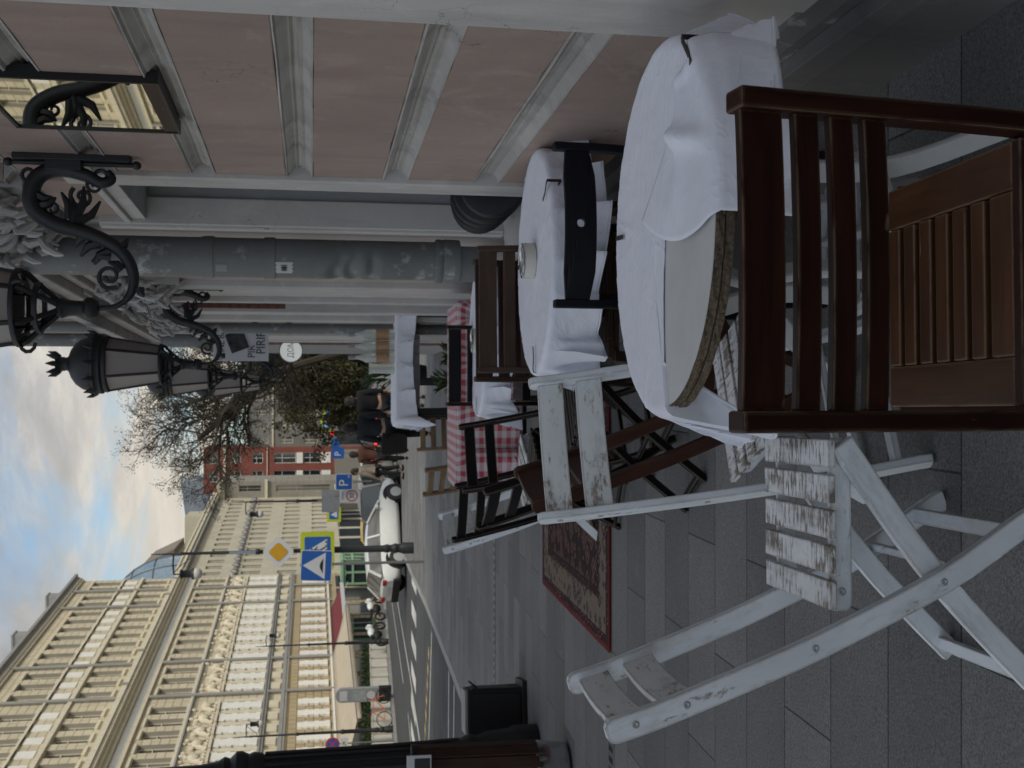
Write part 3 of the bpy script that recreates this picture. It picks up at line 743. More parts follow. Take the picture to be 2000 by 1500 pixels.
# ================================================================== cream building across the street
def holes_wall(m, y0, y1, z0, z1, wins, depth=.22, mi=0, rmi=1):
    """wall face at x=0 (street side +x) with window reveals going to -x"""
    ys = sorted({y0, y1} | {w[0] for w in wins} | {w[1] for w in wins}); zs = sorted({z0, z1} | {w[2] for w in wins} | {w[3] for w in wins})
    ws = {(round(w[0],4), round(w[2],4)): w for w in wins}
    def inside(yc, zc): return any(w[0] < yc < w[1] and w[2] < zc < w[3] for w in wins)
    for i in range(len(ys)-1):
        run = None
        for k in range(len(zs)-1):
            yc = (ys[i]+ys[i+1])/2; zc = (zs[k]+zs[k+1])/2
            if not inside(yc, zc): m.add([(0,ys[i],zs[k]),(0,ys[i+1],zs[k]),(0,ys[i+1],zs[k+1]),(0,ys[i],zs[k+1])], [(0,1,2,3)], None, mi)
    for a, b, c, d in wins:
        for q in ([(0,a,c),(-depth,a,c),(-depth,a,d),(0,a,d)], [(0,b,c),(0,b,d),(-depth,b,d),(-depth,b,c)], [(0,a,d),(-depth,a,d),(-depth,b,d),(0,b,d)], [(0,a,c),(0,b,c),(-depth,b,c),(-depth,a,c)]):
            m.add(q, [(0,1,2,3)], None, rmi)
FX, FTH = -23.03, -math.atan(.0828)
FROOT = Matrix.Translation((FX, 0, 0)) @ Matrix.Rotation(FTH, 4, 'Z')
S0 = 58.0*math.sqrt(1+.0828**2)                       # facade coordinate of the point used for measuring
cb_ = empty('cream_building', (FX, 0, 0), FTH, 'tall cream building with rows of narrow windows across the street', 'building')
def st(s): return S0 + s                               # local y on the facade
groups = [[-11.6+1.72*i for i in range(11)], [8.55, 10.35, 12.15], [14.1+1.83*i for i in range(7)], [27.6, 29.3], [31.7, 33.3]]
bays = [c for g in groups for c in g]
F0, F1 = st(-40), st(34.5)
rows = [('C', 8.16, 10.02, .50), ('D', 12.56, 14.36, .48), ('E', 15.98, 18.0, .48)]
wins = []; allw = []
near_bays = [-11.6-1.72*i for i in range(1, 14)] + bays
for c in near_bays:
    for nm, z0, z1, hw in rows: wins.append((st(c-hw), st(c+hw), z0, z1))
m = MB(); holes_wall(m, F0, F1, 7.9, 19.3, wins, .30)
m.add([(0,F0,-3.5),(0,F1,-3.5),(0,F1,7.9),(0,F0,7.9)], [(0,1,2,3)], None, 0)
m.add([(0,F1,-4),(-14,F1,-4),(-14,F1,19.3),(0,F1,19.3)], [(0,1,2,3)], None, 0); m.add([(0,F0,19.3),(0,F1,19.3),(-14,F1,19.3),(-14,F0,19.3)], [(0,1,2,3)], None, 0)
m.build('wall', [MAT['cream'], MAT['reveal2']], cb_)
def window_mb(y0, y1, z0, z1, d, bars=1):
    g = MB(); g.add([(-d,y0,z0),(-d,y1,z0),(-d,y1,z1),(-d,y0,z1)], [(0,1,2,3)])
    fr = MB(); yc = (y0+y1)/2; t = .05
    for a in (y0+t/2, yc, y1-t/2): fr.box((-d+.03, a, (z0+z1)/2), (.05, t, z1-z0))
    for z in (z0+t/2, z0+(z1-z0)*.62, z1-t/2): fr.box((-d+.032, yc, z), (.045, y1-y0, t))
    return g, fr
vis = [w for w in wins if w[0] > st(-6)]
rest = [w for w in wins if w[0] <= st(-6)]
gb = MB(); fb = MB()
for i, w_ in enumerate(vis[:66]):
    g, fr = window_mb(*w_, .29)
    o = g.build('window', MAT['darkglass'], cb_); fr.build('frame', MAT['creamtrim'], o)
for w_ in vis[66:] + rest:
    g, fr = window_mb(*w_, .29)
    gb.add(g.v, g.f); fb.add(fr.v, fr.f, None, 1)
gb.add(fb.v, fb.f, None, 1)
tag(gb.build('distant_windows', [MAT['darkglass'], MAT['creamtrim']], cb_), kind='stuff')
def belt(name, mat, specs, parent=cb_, y0=None, y1=None, bev=0):
    m = MB()
    for x, z0, z1 in specs: bx(m, -.02, x, F0 if y0 is None else y0, F1 if y1 is None else y1, z0, z1)
    return m.build(name, mat, parent, bev)
belt('main_cornice', MAT['creamtrim'], [(.18,10.42,10.62),(.30,11.02,11.2),(.55,11.2,11.34),(.82,11.34,11.52),(.95,11.52,11.78),(.5,11.78,11.84)])
belt('cornice_frieze', MAT['creamwhite'], [(.10,10.64,11.0)])
belt('string_course', MAT['creamtrim'], [(.14,14.44,14.66),(.14,15.82,15.94),(.10,7.98,8.1)])
belt('eaves', MAT['greyledge'], [(.35,19.3,19.42),(.60,19.42,19.62),(.40,19.62,19.78)]); belt('eaves_moulding', MAT['creamtrim'], [(.16,18.95,19.1),(.26,19.1,19.3)])
belt('grey_ledge', MAT['greyledge'], [(.22,3.88,4.02),(.30,4.02,4.10),(.28,2.96,3.16),(.18,7.90,7.98)])
belt('ground_floor', MAT['ochre'], [(.06,-3.5,2.84)]); belt('white_line', MAT['creamwhite'], [(.16,2.84,2.95),(.2,.20,.32)])
# panels between the upper floors, blocks, and quoined strips on the lower floors
rnd = random.Random(5)
far = {k: MB() for k in ('white_panel','window_sill','window_head','quoined_bay','quoined_pier','ground_bay','small_panel','pediment')}
fmat = dict(white_panel='creamwhite', window_sill='creamtrim', window_head='creamtrim', quoined_bay='creamwhite', quoined_pier='creamtrim', ground_bay='creamwhite', small_panel='creamtrim', pediment='creamtrim')
def piece(kind, seen, fill):
    if seen: m = MB(); fill(m); m.build(kind, MAT[fmat[kind]], cb_)
    else: fill(far[kind])
def zigzag(m, y, hw, z0, n, dz, x, jut):
    """one quoined strip as a single toothed solid"""
    pl = []
    for k in range(n):
        w_ = hw - jut*(k % 2); pl += [(w_, z0+k*dz+.02), (w_, z0+(k+1)*dz-.02), (hw-jut-.05, z0+(k+1)*dz-.02), (hw-jut-.05, z0+(k+1)*dz)] if k < n-1 else [(w_, z0+k*dz+.02), (w_, z0+(k+1)*dz)]
    poly = [(y+a, b) for a, b in pl] + [(y-a, b) for a, b in reversed(pl)]
    m.prism(poly, -.02, x, Matrix(((0,0,1,0),(1,0,0,0),(0,1,0,0),(0,0,0,1))))
for c in near_bays:
    y = st(c); seen = c > -6
    piece('white_panel', seen, lambda m: bx(m, -.02, .05, y-.42, y+.42, 14.82, 15.70))
    for nm, z0, z1, hw in rows:
        piece('window_sill', seen, lambda m: bx(m, -.02, .12, y-hw-.1, y+hw+.1, z0-.16, z0))
        piece('window_head', seen, lambda m: bx(m, -.02, .09, y-.62, y+.62, z1+.06, z1+.20))
    piece('quoined_bay', seen, lambda m: zigzag(m, y, .52, 4.16, 7, .31, .14, .12))
    piece('quoined_pier', seen, lambda m: bx(m, -.02, .10, y+.66, y+1.06, 4.14, 6.3))
    piece('ground_bay', seen, lambda m: zigzag(m, y, .44, .48, 6, .29, .18, .08))
    piece('small_panel', seen, lambda m: bx(m, -.02, .12, y-.52, y+.52, 3.26, 3.8))
    def ped(m):
        for sgn in (-1, 1):
            m.tube([(.10, y+sgn*(.66-.62*t), 6.60+.72*math.sin(t*PI/2)) for t in (0,.25,.5,.75,1)], .11, 6)
            m.tube([(.14, y+sgn*(.20+.20*math.cos(a)), 6.80+.2*math.sin(a)) for a in [i*.7 for i in range(9)]], .06, 5)
        m.ball((.16, y, 7.1), .24, 8, 6, 0, (.8,1,1.2)); bx(m, -.02, .24, y-.75, y+.75, 6.40, 6.54)
        for k in range(12): m.ball((.06, y+(rnd.random()-.5)*1.7, 6.6+rnd.random()*1.2), .08+.08*rnd.random(), 6, 4)
    piece('pediment', seen, ped)
for k_, m in far.items(): tag(m.build(k_, MAT[fmat[k_]], cb_), kind='stuff')
for s_ in (-8.0, 7.4, 13.3, 26.2, 30.7):
    m = MB(); m.tube([(.17, st(s_), 19.4),(.17, st(s_), 11.9)], .10, 8); m.tube([(.17, st(s_), 10.4),(.17, st(s_), .0)], .10, 8); m.tube([(1.0,st(s_),11.84),(1.0,st(s_),11.45)], .08, 8); m.build('rain_pipe', MAT['greyledge'], cb_)
for s_ in (-3.2, 4.0, 11.5, 20, 29.5):
    m = MB(); bx(m, -.6, .3, st(s_)-.5, st(s_)+.5, 19.78, 20.5); bx(m, -.65, .36, st(s_)-.58, st(s_)+.58, 20.5, 20.62); m.build('roof_pedestal', MAT['greyledge'], cb_)
# shop front under the building
sf = MB()
for s_ in range(-30, 33, 4): bx(sf, .0, .10, st(s_)+.3, st(s_)+3.5, -2.9, -.35)
sf.build('shop_window', MAT['darkglass'], cb_)

# flat cream building beyond, corner block, red house, grey house, domed roof behind
def simple_block(name, label, M0, L, z0, z1, cols, rws, wmat, extra=None, ww=1.0, depth=.22, hollow=8):
    e = bpy.data.objects.new(name, None); COL.objects.link(e); e.matrix_basis = M0; tag(e, label, 'building')
    ws = [(c-ww/2, c+ww/2, a, b) for c in cols for a, b in rws]
    m = MB(); holes_wall(m, 0, L, z0, z1, ws, depth)
    for q in ([(0,0,z0),(-hollow,0,z0),(-hollow,0,z1),(0,0,z1)], [(0,L,z0),(0,L,z1),(-hollow,L,z1),(-hollow,L,z0)], [(0,0,z1),(0,L,z1),(-hollow,L,z1),(-hollow,0,z1)]): m.add(q, [(0,1,2,3)], None, 0)
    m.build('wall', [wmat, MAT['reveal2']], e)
    return e, ws
fc, ws = simple_block('flat_cream_building', 'plain pale cream building with four rows of windows past the tall cream one', FROOT @ Matrix.Translation((0, st(34.6), 0)), 35.0, -6, 12.1, [1.1+2.12*i for i in range(16)], [(8.75,10.1),(5.6,7.15),(2.7,4.25),(.05,1.5)], MAT['flatcream'])
for w_ in ws:
    g, fr = window_mb(*w_, .2); o = g.build('window', MAT['darkglass'], fc); fr.build('frame', MAT['creamtrim'], o)
belt('eaves', MAT['creamtrim'], [(.30,11.55,11.7),(.55,11.7,12.0),(.65,12.0,12.15)], fc, 0, 35); belt('gutter', MAT['greyledge'], [(.5,11.40,11.55)], fc, 0, 35)
m = MB()
for y in [1.1+2.12*i for i in range(16)]: bx(m, -.02, .25, y-.8, y+.8, 7.55, 7.75); m.tube([(.18, y-.6, 7.4),(.2,y,7.9),(.18,y+.6,7.4)], .12, 5)
m.build('carved_course', MAT['greyledge'], fc)
m = MB()
for i in range(8): bx(m, -.0, .05, 1+4.3*i, 4.2+4.3*i, -5.6, -1.0)
m.build('shop_window', MAT['darkglass'], fc)
m = MB(); bx(m, 0, 2.0, 20, 31, -1.2, -.9); m.build('shop_canopy', MAT['wallwhite'], fc)
def front(x0, y0): return Matrix.Translation((x0, y0, 0)) @ Matrix.Rotation(-PI/2, 4, 'Z')   # facade looking at the camera; local y runs to +x
cbk, ws = simple_block('corner_building', 'grey beige corner house closing the row of cream facades', front(-13.4, 127), 2.7, -8, 11.6, [1.9], [(7.0,9.4),(-.5,5.4)], MAT['greige'], ww=.7)
for w_ in ws:
    g, fr = window_mb(*w_, .2); o = g.build('window', MAT['darkglass'], cbk); fr.build('frame', MAT['reveal2'], o)
belt('cornice', MAT['creamtrim'], [(.5,10.9,11.3),(.9,11.3,11.7),(.3,6.3,6.6)], cbk, -.2, 2.9)
rh, ws = simple_block('red_house', 'dark red house front with white framed windows under the tree', front(-14.2, 150), 5.9, -9, 15.3, [2.2, 4.55], [(13.4,14.6),(10.6,11.9),(7.8,9.1),(3.6,6.4),(.4,2.6)], MAT['redwall'], ww=1.35)
for w_ in ws:
    g, fr = window_mb(*w_, .2); o = g.build('window', MAT['darkglass'], rh); fr.build('frame', MAT['creamwhite'], o)
for y in (2.2, 4.55):
    for za, zb in ((2.7,3.5),(-.9,.3)): m = MB(); bx(m, -.02, .10, y-.7, y+.7, za, zb); m.build('white_panel', MAT['creamwhite'], rh)
belt('cornice', MAT['creamtrim'], [(.25,12.5,12.8),(.15,7.2,7.3)], rh, 0, 5.9)
m = MB(); bx(m, -.02, .06, .3, 5.6, -5.2, -1.4); m.build('shop_window', MAT['darkglass'], rh)
gh, ws = simple_block('grey_house', 'grey five storey house front behind the bare tree', front(-8.3, 152), 17, -9, 10.2, [.9+1.9*i for i in range(9)], [(7.2,8.9),(4.0,5.7),(.8,2.6)], MAT['greywall'], ww=.85)
for w_ in ws:
    g, fr = window_mb(*w_, .2); o = g.build('window', MAT['darkglass'], gh); fr.build('frame', MAT['creamtrim'], o)
m = MB(); bx(m, -.02, .06, .3, 16, -6, -2.0); m.build('shop_window', MAT['darkglass'], gh)
belt('cornice', MAT['creamtrim'], [(.3,9.8,10.1),(.15,6.5,6.7)], gh, 0, 17)
# roofs behind the flat building
br_ = empty('mansard_building', (-19.5, 118, 0), 0, 'brown mansard roofed house showing behind the flat cream eaves', 'building')
m = MB(); bx(m, -7, 2.2, 0, 9, -6, 15.2); m.build('wall', MAT['greige'], br_)
m = MB(); m.prism([(-7.4,15.2),(2.8,15.2),(1.4,18.2),(-6,18.2)], 0, 9, Matrix(((1,0,0,0),(0,0,1,0),(0,1,0,0),(0,0,0,1)))); rf = m.build('roof', MAT['roofbrown'], br_)
m = MB()
for x in (-5.0, -2.4, .2): bx(m, x-.5, x+.5, -.5, .4, 15.5, 17.3)
m.build('dormer', MAT['greige'], br_)
m = MB(); bx(m, 2.2, 5.6, 4, 9, -6, 14.6); m.build('annex', MAT['flatcream'], br_)
gd = empty('glass_dome', (-21.0, 112, 0), 0, 'rounded glass and steel roof rising behind the tall cream building', 'dome')
m = MB(); P = [[V(math.cos(a)*4.6*math.cos(b), math.sin(a)*4.6*math.cos(b), 13.6+6.4*math.sin(b)) for a in [2*PI*k/24 for k in range(24)]] for b in [i*PI/2/8 for i in range(8)]]
m.grid(P, True, 0, False); m.build('glazing', MAT['domeglass'], gd)
m = MB()
for k in range(0, 24, 2): m.tube([(math.cos(2*PI*k/24)*4.65*math.cos(b), math.sin(2*PI*k/24)*4.65*math.cos(b), 13.6+6.45*math.sin(b)) for b in [i*PI/2/8 for i in range(8)]], .07, 5)
for b in (.0, .4, .8, 1.15): m.tube([(math.cos(a)*4.65*math.cos(b), math.sin(a)*4.65*math.cos(b), 13.6+6.45*math.sin(b)) for a in [2*PI*k/24 for k in range(25)]], .06, 5)
m.build('ribs', MAT['steel'], gd); m = MB(); m.lathe([(4.9,-6),(4.9,13.6),(0,13.6)], 24); m.build('drum', MAT['greige'], gd)
bl = empty('blue_roofed_house', (-22, 150, 0), 0, 'house with a sloping blue grey metal roof far behind', 'building')
m = MB(); bx(m, 0, 9.4, 3, 12, -8, 14.5); m.build('wall', MAT['greywall'], bl)
m = MB(); m.prism([(-.3,14.5),(9.9,14.5),(9.0,18.4),(3.0,17.6)], 2.6, 12.4, Matrix(((1,0,0,0),(0,0,1,0),(0,1,0,0),(0,0,0,1)))); m.build('roof', MAT['roofblue'], bl)
# ================================================================== chairs
def interp(pts, h):
    for (a, b), (c, d) in zip(pts, pts[1:]):
        if min(b, d) <= h <= max(b, d): return a + (c-a)*(h-b)/(d-b)
    return pts[0][0]
def smooth_path(pts, n=5):
    out = []
    for i in range(len(pts)-1):
        p0 = V(*pts[max(i-1,0)]); p1 = V(*pts[i]); p2 = V(*pts[i+1]); p3 = V(*pts[min(i+2,len(pts)-1)])
        for k in range(n):
            t = k/n
            out.append(.5*((2*p1)+(-p0+p2)*t+(2*p0-5*p1+4*p2-p3)*t*t+(-p0+3*p1-3*p2+p3)*t*t*t))
    out.append(V(*pts[-1])); return out
SIDE = [(-.351,.905),(-.318,.80),(-.237,.581),(-.179,.44),(-.076,.22),(.035,.044),(.056,0.0)]
def folding_chair(name, W, m_frame, m_seat, m_back, label, cat='chair', group=None, nsl=5, sl_w=.058, pitch_=.072, back=((.868,.068),(.765,.070)), pw=.022, pt=.05, bolts=True, rail=True):
    """folding slatted chair: long posts run from the backrest to the front feet and cross the rear legs"""
    e = empty(name, (0,0,0), 0, label, cat, group)
    hx = W/2 - pw/2
    sp = smooth_path([(0,a,b) for a, b in SIDE], 4)
    for s in (-1, 1):
        m = MB(); pts = [V(s*hx, p.y, p.z) for p in sp]
        top = pts[0]; d = (pts[0]-pts[1]).normalized()
        ext = [top + d*pt*.42, top + d*pt*.30, top + d*pt*.12]; tt = [pt*.42, pt*.80, pt*.97] + [pt]*len(pts)
        m.sweep(ext + pts, pw, tt, (1,0,0)); post = m.build('post', m_frame, e, .003)
        if bolts:
            for h in (back[0][0], back[1][0], .50, .225):
                b = MB(); y = interp(SIDE, h); b.lathe([(0,0),(.0075,0),(.008,.001),(.005,.002),(.003,.0005),(0,.0005)], 12, Matrix.Translation((s*(W/2), y, h)) @ Matrix.Rotation(s*PI/2, 4, 'Y')); b.build('bolt', MAT['bolt'], post)
        m = MB(); ix = s*(hx-pw-.004)
        m.sweep(smooth_path([(ix,.205,.425),(ix,.06,.325),(ix,-.076,.22),(ix,-.20,.105),(ix,-.305,0)], 3), pw, pt, (1,0,0)); m.build('leg', m_frame, e, .003)
    for h, bw in back:
        y = interp(SIDE, h); n = 9; P = []
        for th in (-.007, .007):
            for zz in ((-bw/2, bw/2) if th < 0 else (bw/2, -bw/2)):
                row = []
                for i in range(n):
                    t = -1+2*i/(n-1); row.append(V(t*(hx-pw/2), y + th - (1-t*t)*.012 - zz*.3, h+zz))
                P.append(row)
        m = MB(); P.append(P[0]); c = n; vs = [p for r in P[:4] for p in r]; fs = []
        for i in range(4):
            for k in range(n-1): fs.append((i*c+k, i*c+k+1, ((i+1) % 4)*c+k+1, ((i+1) % 4)*c+k))
        fs += [(0, c, 2*c, 3*c), (n-1, c+n-1, 2*c+n-1, 3*c+n-1)]
        o_ = V(random.random()*9, random.random()*9, random.random()*9)
        m.add(vs, fs, [V(v.x, v.z, v.y)+o_ for v in vs]); m.build('back_slat', m_back, e, .002)
    # seat: side rails carry cross slats
    y1 = .215; y0 = y1 - pitch_*(nsl-1) - sl_w - .01
    if rail:
        for s in (-1, 1):
            m = MB(); x = s*(hx-pw*2-.01); z = .418
            m.sweep([(x,y0,z),(x,y0+.012,z),(x,y1-.012,z),(x,y1,z)], .018, [.030,.046,.046,.030], (1,0,0)); r_ = m.build('seat_rail', m_frame, e, .003)
            if bolts:
                for y in (y0+.04, y1-.05):
                    b = MB(); b.lathe([(0,0),(.008,0),(.009,.001),(.006,.002),(.003,.0005),(0,.0005)], 12, Matrix.Translation((x+s*.009, y, z)) @ Matrix.Rotation(s*PI/2, 4, 'Y')); b.build('bolt', MAT['bolt'], r_)
    for i in range(nsl):
        m = MB(); y = y1 - sl_w/2 - .003 - i*pitch_
        m.box((0, y, .448+.001*(i % 2)), (W-.055, sl_w, .015)); m.build('seat_slat', m_seat, e, .0022)
    for p0, p1, w_, t_ in (((-hx, -.05, .19), (hx, -.05, .19), .018, .018), ((-(hx-pw), -.28, .03), (hx-pw, -.28, .03), .03, .018), ((-hx, .02, .075), (hx, .02, .075), .035, .018)):
        m = MB(); m.bar(p0, p1, w_, t_); m.build('cross_bar', m_frame, e, .002)
    return e
def place(o, x, y, face, label=None):
    """face = (dx, dy): the way the sitter looks"""
    rz = math.atan2(-face[0], face[1]); put(o, ground(x, y), rz, True)
    if label: o['label'] = label
    return o
wc = folding_chair('folding_chair', .42, MAT['white'], MAT['whiteworn'], MAT['whiteback'], 'white folding chair with worn seat slats seen from the side, left foreground', group='weathered white folding chairs')
a_ = copy_tree(wc)
place(wc, -.33, 2.30, (1, .03))
place(a_, -.032, 2.69, (.42, -.908), 'white folding chair with two chipped back boards facing the nearest table')
j_ = copy_tree(wc); place(j_, -.56, 6.50, (.923, -.386), 'white folding chair far back on the open pavement past the rug')
bc = folding_chair('folding_chair', .39, MAT['redwood'], MAT['redwood'], MAT['redwood'], 'reddish brown folding chair behind the chipped white chair', nsl=6, sl_w=.034, pitch_=.060, back=((.87,.085),(.74,.05)), bolts=False, pt=.040)
place(bc, .035, 3.185, (.985, -.175))
kc = folding_chair('folding_chair', .37, MAT['blackwood'], MAT['blackwood'], MAT['blackwood'], 'black slatted folding chair standing on the near edge of the rug', group='black folding chairs around the rug', nsl=6, sl_w=.036, pitch_=.060, back=((.87,.05),(.775,.045)), pw=.020, pt=.036, bolts=False)
d_ = copy_tree(kc); e_ = copy_tree(kc)
place(kc, -.204, 4.66, (.865, .50))
place(d_, -.49, 6.08, (.522, .853), 'black folding chair farthest left on the rug with its back to the road')
place(e_, -.165, 5.05, (.548, -.837), 'black folding chair in front of the red checked cloth, turned to the camera')

def garden_chair(name, W, mat, m_seat, label, slats, posts, seat_d=.39, group=None, ptw=.030, ptt=.046, rear_rail=True):
    e = empty(name, (0,0,0), 0, label, 'chair', group); hx = W/2-ptw/2
    sp = smooth_path([(0,a,b) for a, b in posts], 4)
    for s in (-1, 1):
        m = MB(); m.sweep([V(s*hx, p.y, p.z) for p in sp], ptw, ptt, (1,0,0)); m.build('post', mat, e, .0045)
        m = MB(); x = s*(hx-ptw-.003); m.bar((x,.19,.43), (x,-.24,0), .022, .042, (0,1,1)); m.build('leg', mat, e, .003)
    for h, bw, th in slats:
        y = interp(posts, h); m = MB(); n = 11; c = n; P = []
        lean = (posts[0][0]-posts[1][0])/(posts[0][1]-posts[1][1])
        for dy, dz in ((-th/2,-bw/2),(-th/2,bw/2),(th/2,bw/2),(th/2,-bw/2)):
            for i in range(n):
                t = -1+2*i/(n-1); P.append(V(t*(hx-ptw/2+.001), y+dy+dz*lean-(1-t*t)*.010, h+dz))
        fs = []
        for i in range(4):
            for k in range(n-1): fs.append((i*c+k, i*c+k+1, ((i+1) % 4)*c+k+1, ((i+1) % 4)*c+k))
        fs += [(0,c,2*c,3*c),(n-1,c+n-1,2*c+n-1,3*c+n-1)]
        o_ = V(random.random()*9, random.random()*9, random.random()*9); m.add(P, fs, [V(v.x, v.y, v.z)+o_ for v in P]); m.build('back_slat', mat, e, .003)
    y0 = -.198; y1 = y0+seat_d; iw = W-2*ptw-.012
    for s in (-1, 1):
        m = MB(); x = s*(iw/2-.036); m.box((x, (y0+y1)/2, .437), (.072, seat_d, .024)); m.build('seat_rail', m_seat, e, .003)
    n = 7; wd = [.060] + [.0385]*(n-1); y = y0
    gap = (seat_d-sum(wd))/(n-1)
    for i in range(n):
        m = MB(); m.box((0, y+wd[i]/2, .4385), (iw-.146, wd[i], .021)); m.build('seat_slat', m_seat, e, .003); y += wd[i]+gap
    m = MB(); m.box((0, y0-.012, .425), (iw, .022, .05)); m.build('rear_rail', mat, e, .003)
    for p0, p1 in (((-hx,.05,.14),(hx,.05,.14)), ((-hx+ptw,-.2,.06),(hx-ptw,-.2,.06)), ((-iw/2+.01,y1-.03,.412),(iw/2-.01,y1-.03,.412))):
        m = MB(); m.bar(p0, p1, .03, .02); m.build('cross_bar', mat, e, .003)
    return e
gp = [(-.289,.904),(-.268,.78),(-.243,.62),(-.222,.50),(-.19,.40),(-.05,.18),(.09,0)]
fgc = garden_chair('garden_chair', .462, MAT['darkwood'], MAT['seatwood'], 'dark brown slatted chair with rubbed edges, closest to the camera',
    [(.867,.064,.022),(.799,.037,.022),(.745,.037,.022),(.693,.036,.022)], gp)
place(fgc, .158, 1.68, (-.025, 1))
gm = garden_chair('garden_chair', .54, MAT['midwood'], MAT['midwood'], 'brown slatted chair tucked in on the far side of the second white table', [(.862,.075,.022),(.772,.05,.022),(.70,.05,.022),(.63,.05,.022)], [(-.29,.905),(-.268,.78),(-.22,.50),(-.19,.40),(-.05,.18),(.09,0)], group='brown slatted chairs back to back', ptw=.024, ptt=.036)
g2 = copy_tree(gm); place(gm, .330, 4.40, (.05, -1)); place(g2, .25, 5.13, (-.10, 1), 'brown slatted chair facing the third white table, back to back with its twin')
ki = garden_chair('garden_chair', .47, MAT['blackwood'], MAT['blackwood'], 'black slatted chair pulled up to the red checked table', [(.855,.075,.022),(.755,.055,.022),(.66,.05,.022)], [(-.30,.905),(-.27,.78),(-.22,.50),(-.19,.40),(-.05,.18),(.09,0)], ptw=.024, ptt=.034)
place(ki, .106, 6.74, (0, 1))
lw = garden_chair('garden_chair', .42, MAT['lightwood'], MAT['lightwood'], 'pale natural wood chair on the left of the high white table', [(.80,.05,.02),(.70,.05,.02),(.60,.05,.02)], [(-.28,.86),(-.265,.75),(-.22,.50),(-.19,.40),(-.05,.18),(.09,0)], group='pale wood chairs at the high table', ptw=.03, ptt=.036)
l2 = copy_tree(lw); place(lw, -.36, 10.55, (.3, -.95)); place(l2, -.62, 9.75, (.8, .6), 'pale natural wood chair standing nearest to the kerb by the high table')

# black chair with one curved back rail
bk = empty('curved_back_chair', (0,0,0), 0, 'black chair with one curved top rail and a round hole, at the second table', 'chair')
for s in (-1, 1):
    m = MB(); m.sweep(smooth_path([(s*.232,-.265,.835),(s*.232,-.25,.66),(s*.228,-.22,.46),(s*.226,-.24,.22),(s*.226,-.27,0)], 4), .024, .036, (1,0,0)); m.build('rear_leg', MAT['navywood'], bk, .004)
    m = MB(); m.sweep([(s*.22,.18,.45),(s*.22,.19,.22),(s*.22,.2,0)], .03, .03, (1,0,0)); m.build('front_leg', MAT['navywood'], bk, .003)
def rail_surf(th):
    """curved plank with a round hole: an annular patch round the hole blended into the outline"""
    w2, h2 = .222, .046; n = 40; rings = 5; out = []
    for r in range(rings+1):
        row = []
        for k in range(n):
            a = 2*PI*k/n; hx_, hz_ = math.cos(a)*.0125, math.sin(a)*.0125
            ca, sa = math.cos(a), math.sin(a); t = min(w2/max(abs(ca),1e-6), h2/max(abs(sa),1e-6)); ox, oz = ca*t, sa*t
            f = (r/rings)**1.5; x = hx_+(ox-hx_)*f; z = hz_+(oz-hz_)*f
            y = -(1-(x/w2)**2)*.040
            row.append(V(x, y-.262+th, .765+z+ (1-(x/w2)**2)*-.004))
        out.append(row)
    return out
A1, B1 = rail_surf(-.009), rail_surf(.009)
m = MB(); m.grid(A1, True, 0, False); m.grid(B1, True, 0, False); m.grid([A1[0], B1[0]], True, 0, False); m.grid([A1[-1], B1[-1]], True, 0, False); m.build('back_rail', MAT['navywood'], bk)
m = MB(); m.box((0,-.01,.455), (.45,.42,.03)); m.build('seat', MAT['navywood'], bk, .008)
m = MB(); m.box((0,.18,.40),(.42,.02,.06)); m.box((0,-.21,.40),(.42,.02,.06))
for s in (-1,1): m.box((s*.22,-.02,.40),(.02,.40,.06)); m.box((s*.22,-.03,.20),(.018,.42,.025))
m.build('apron', MAT['navywood'], bk, .002)
place(bk, .460, 3.47, (-.03, 1))

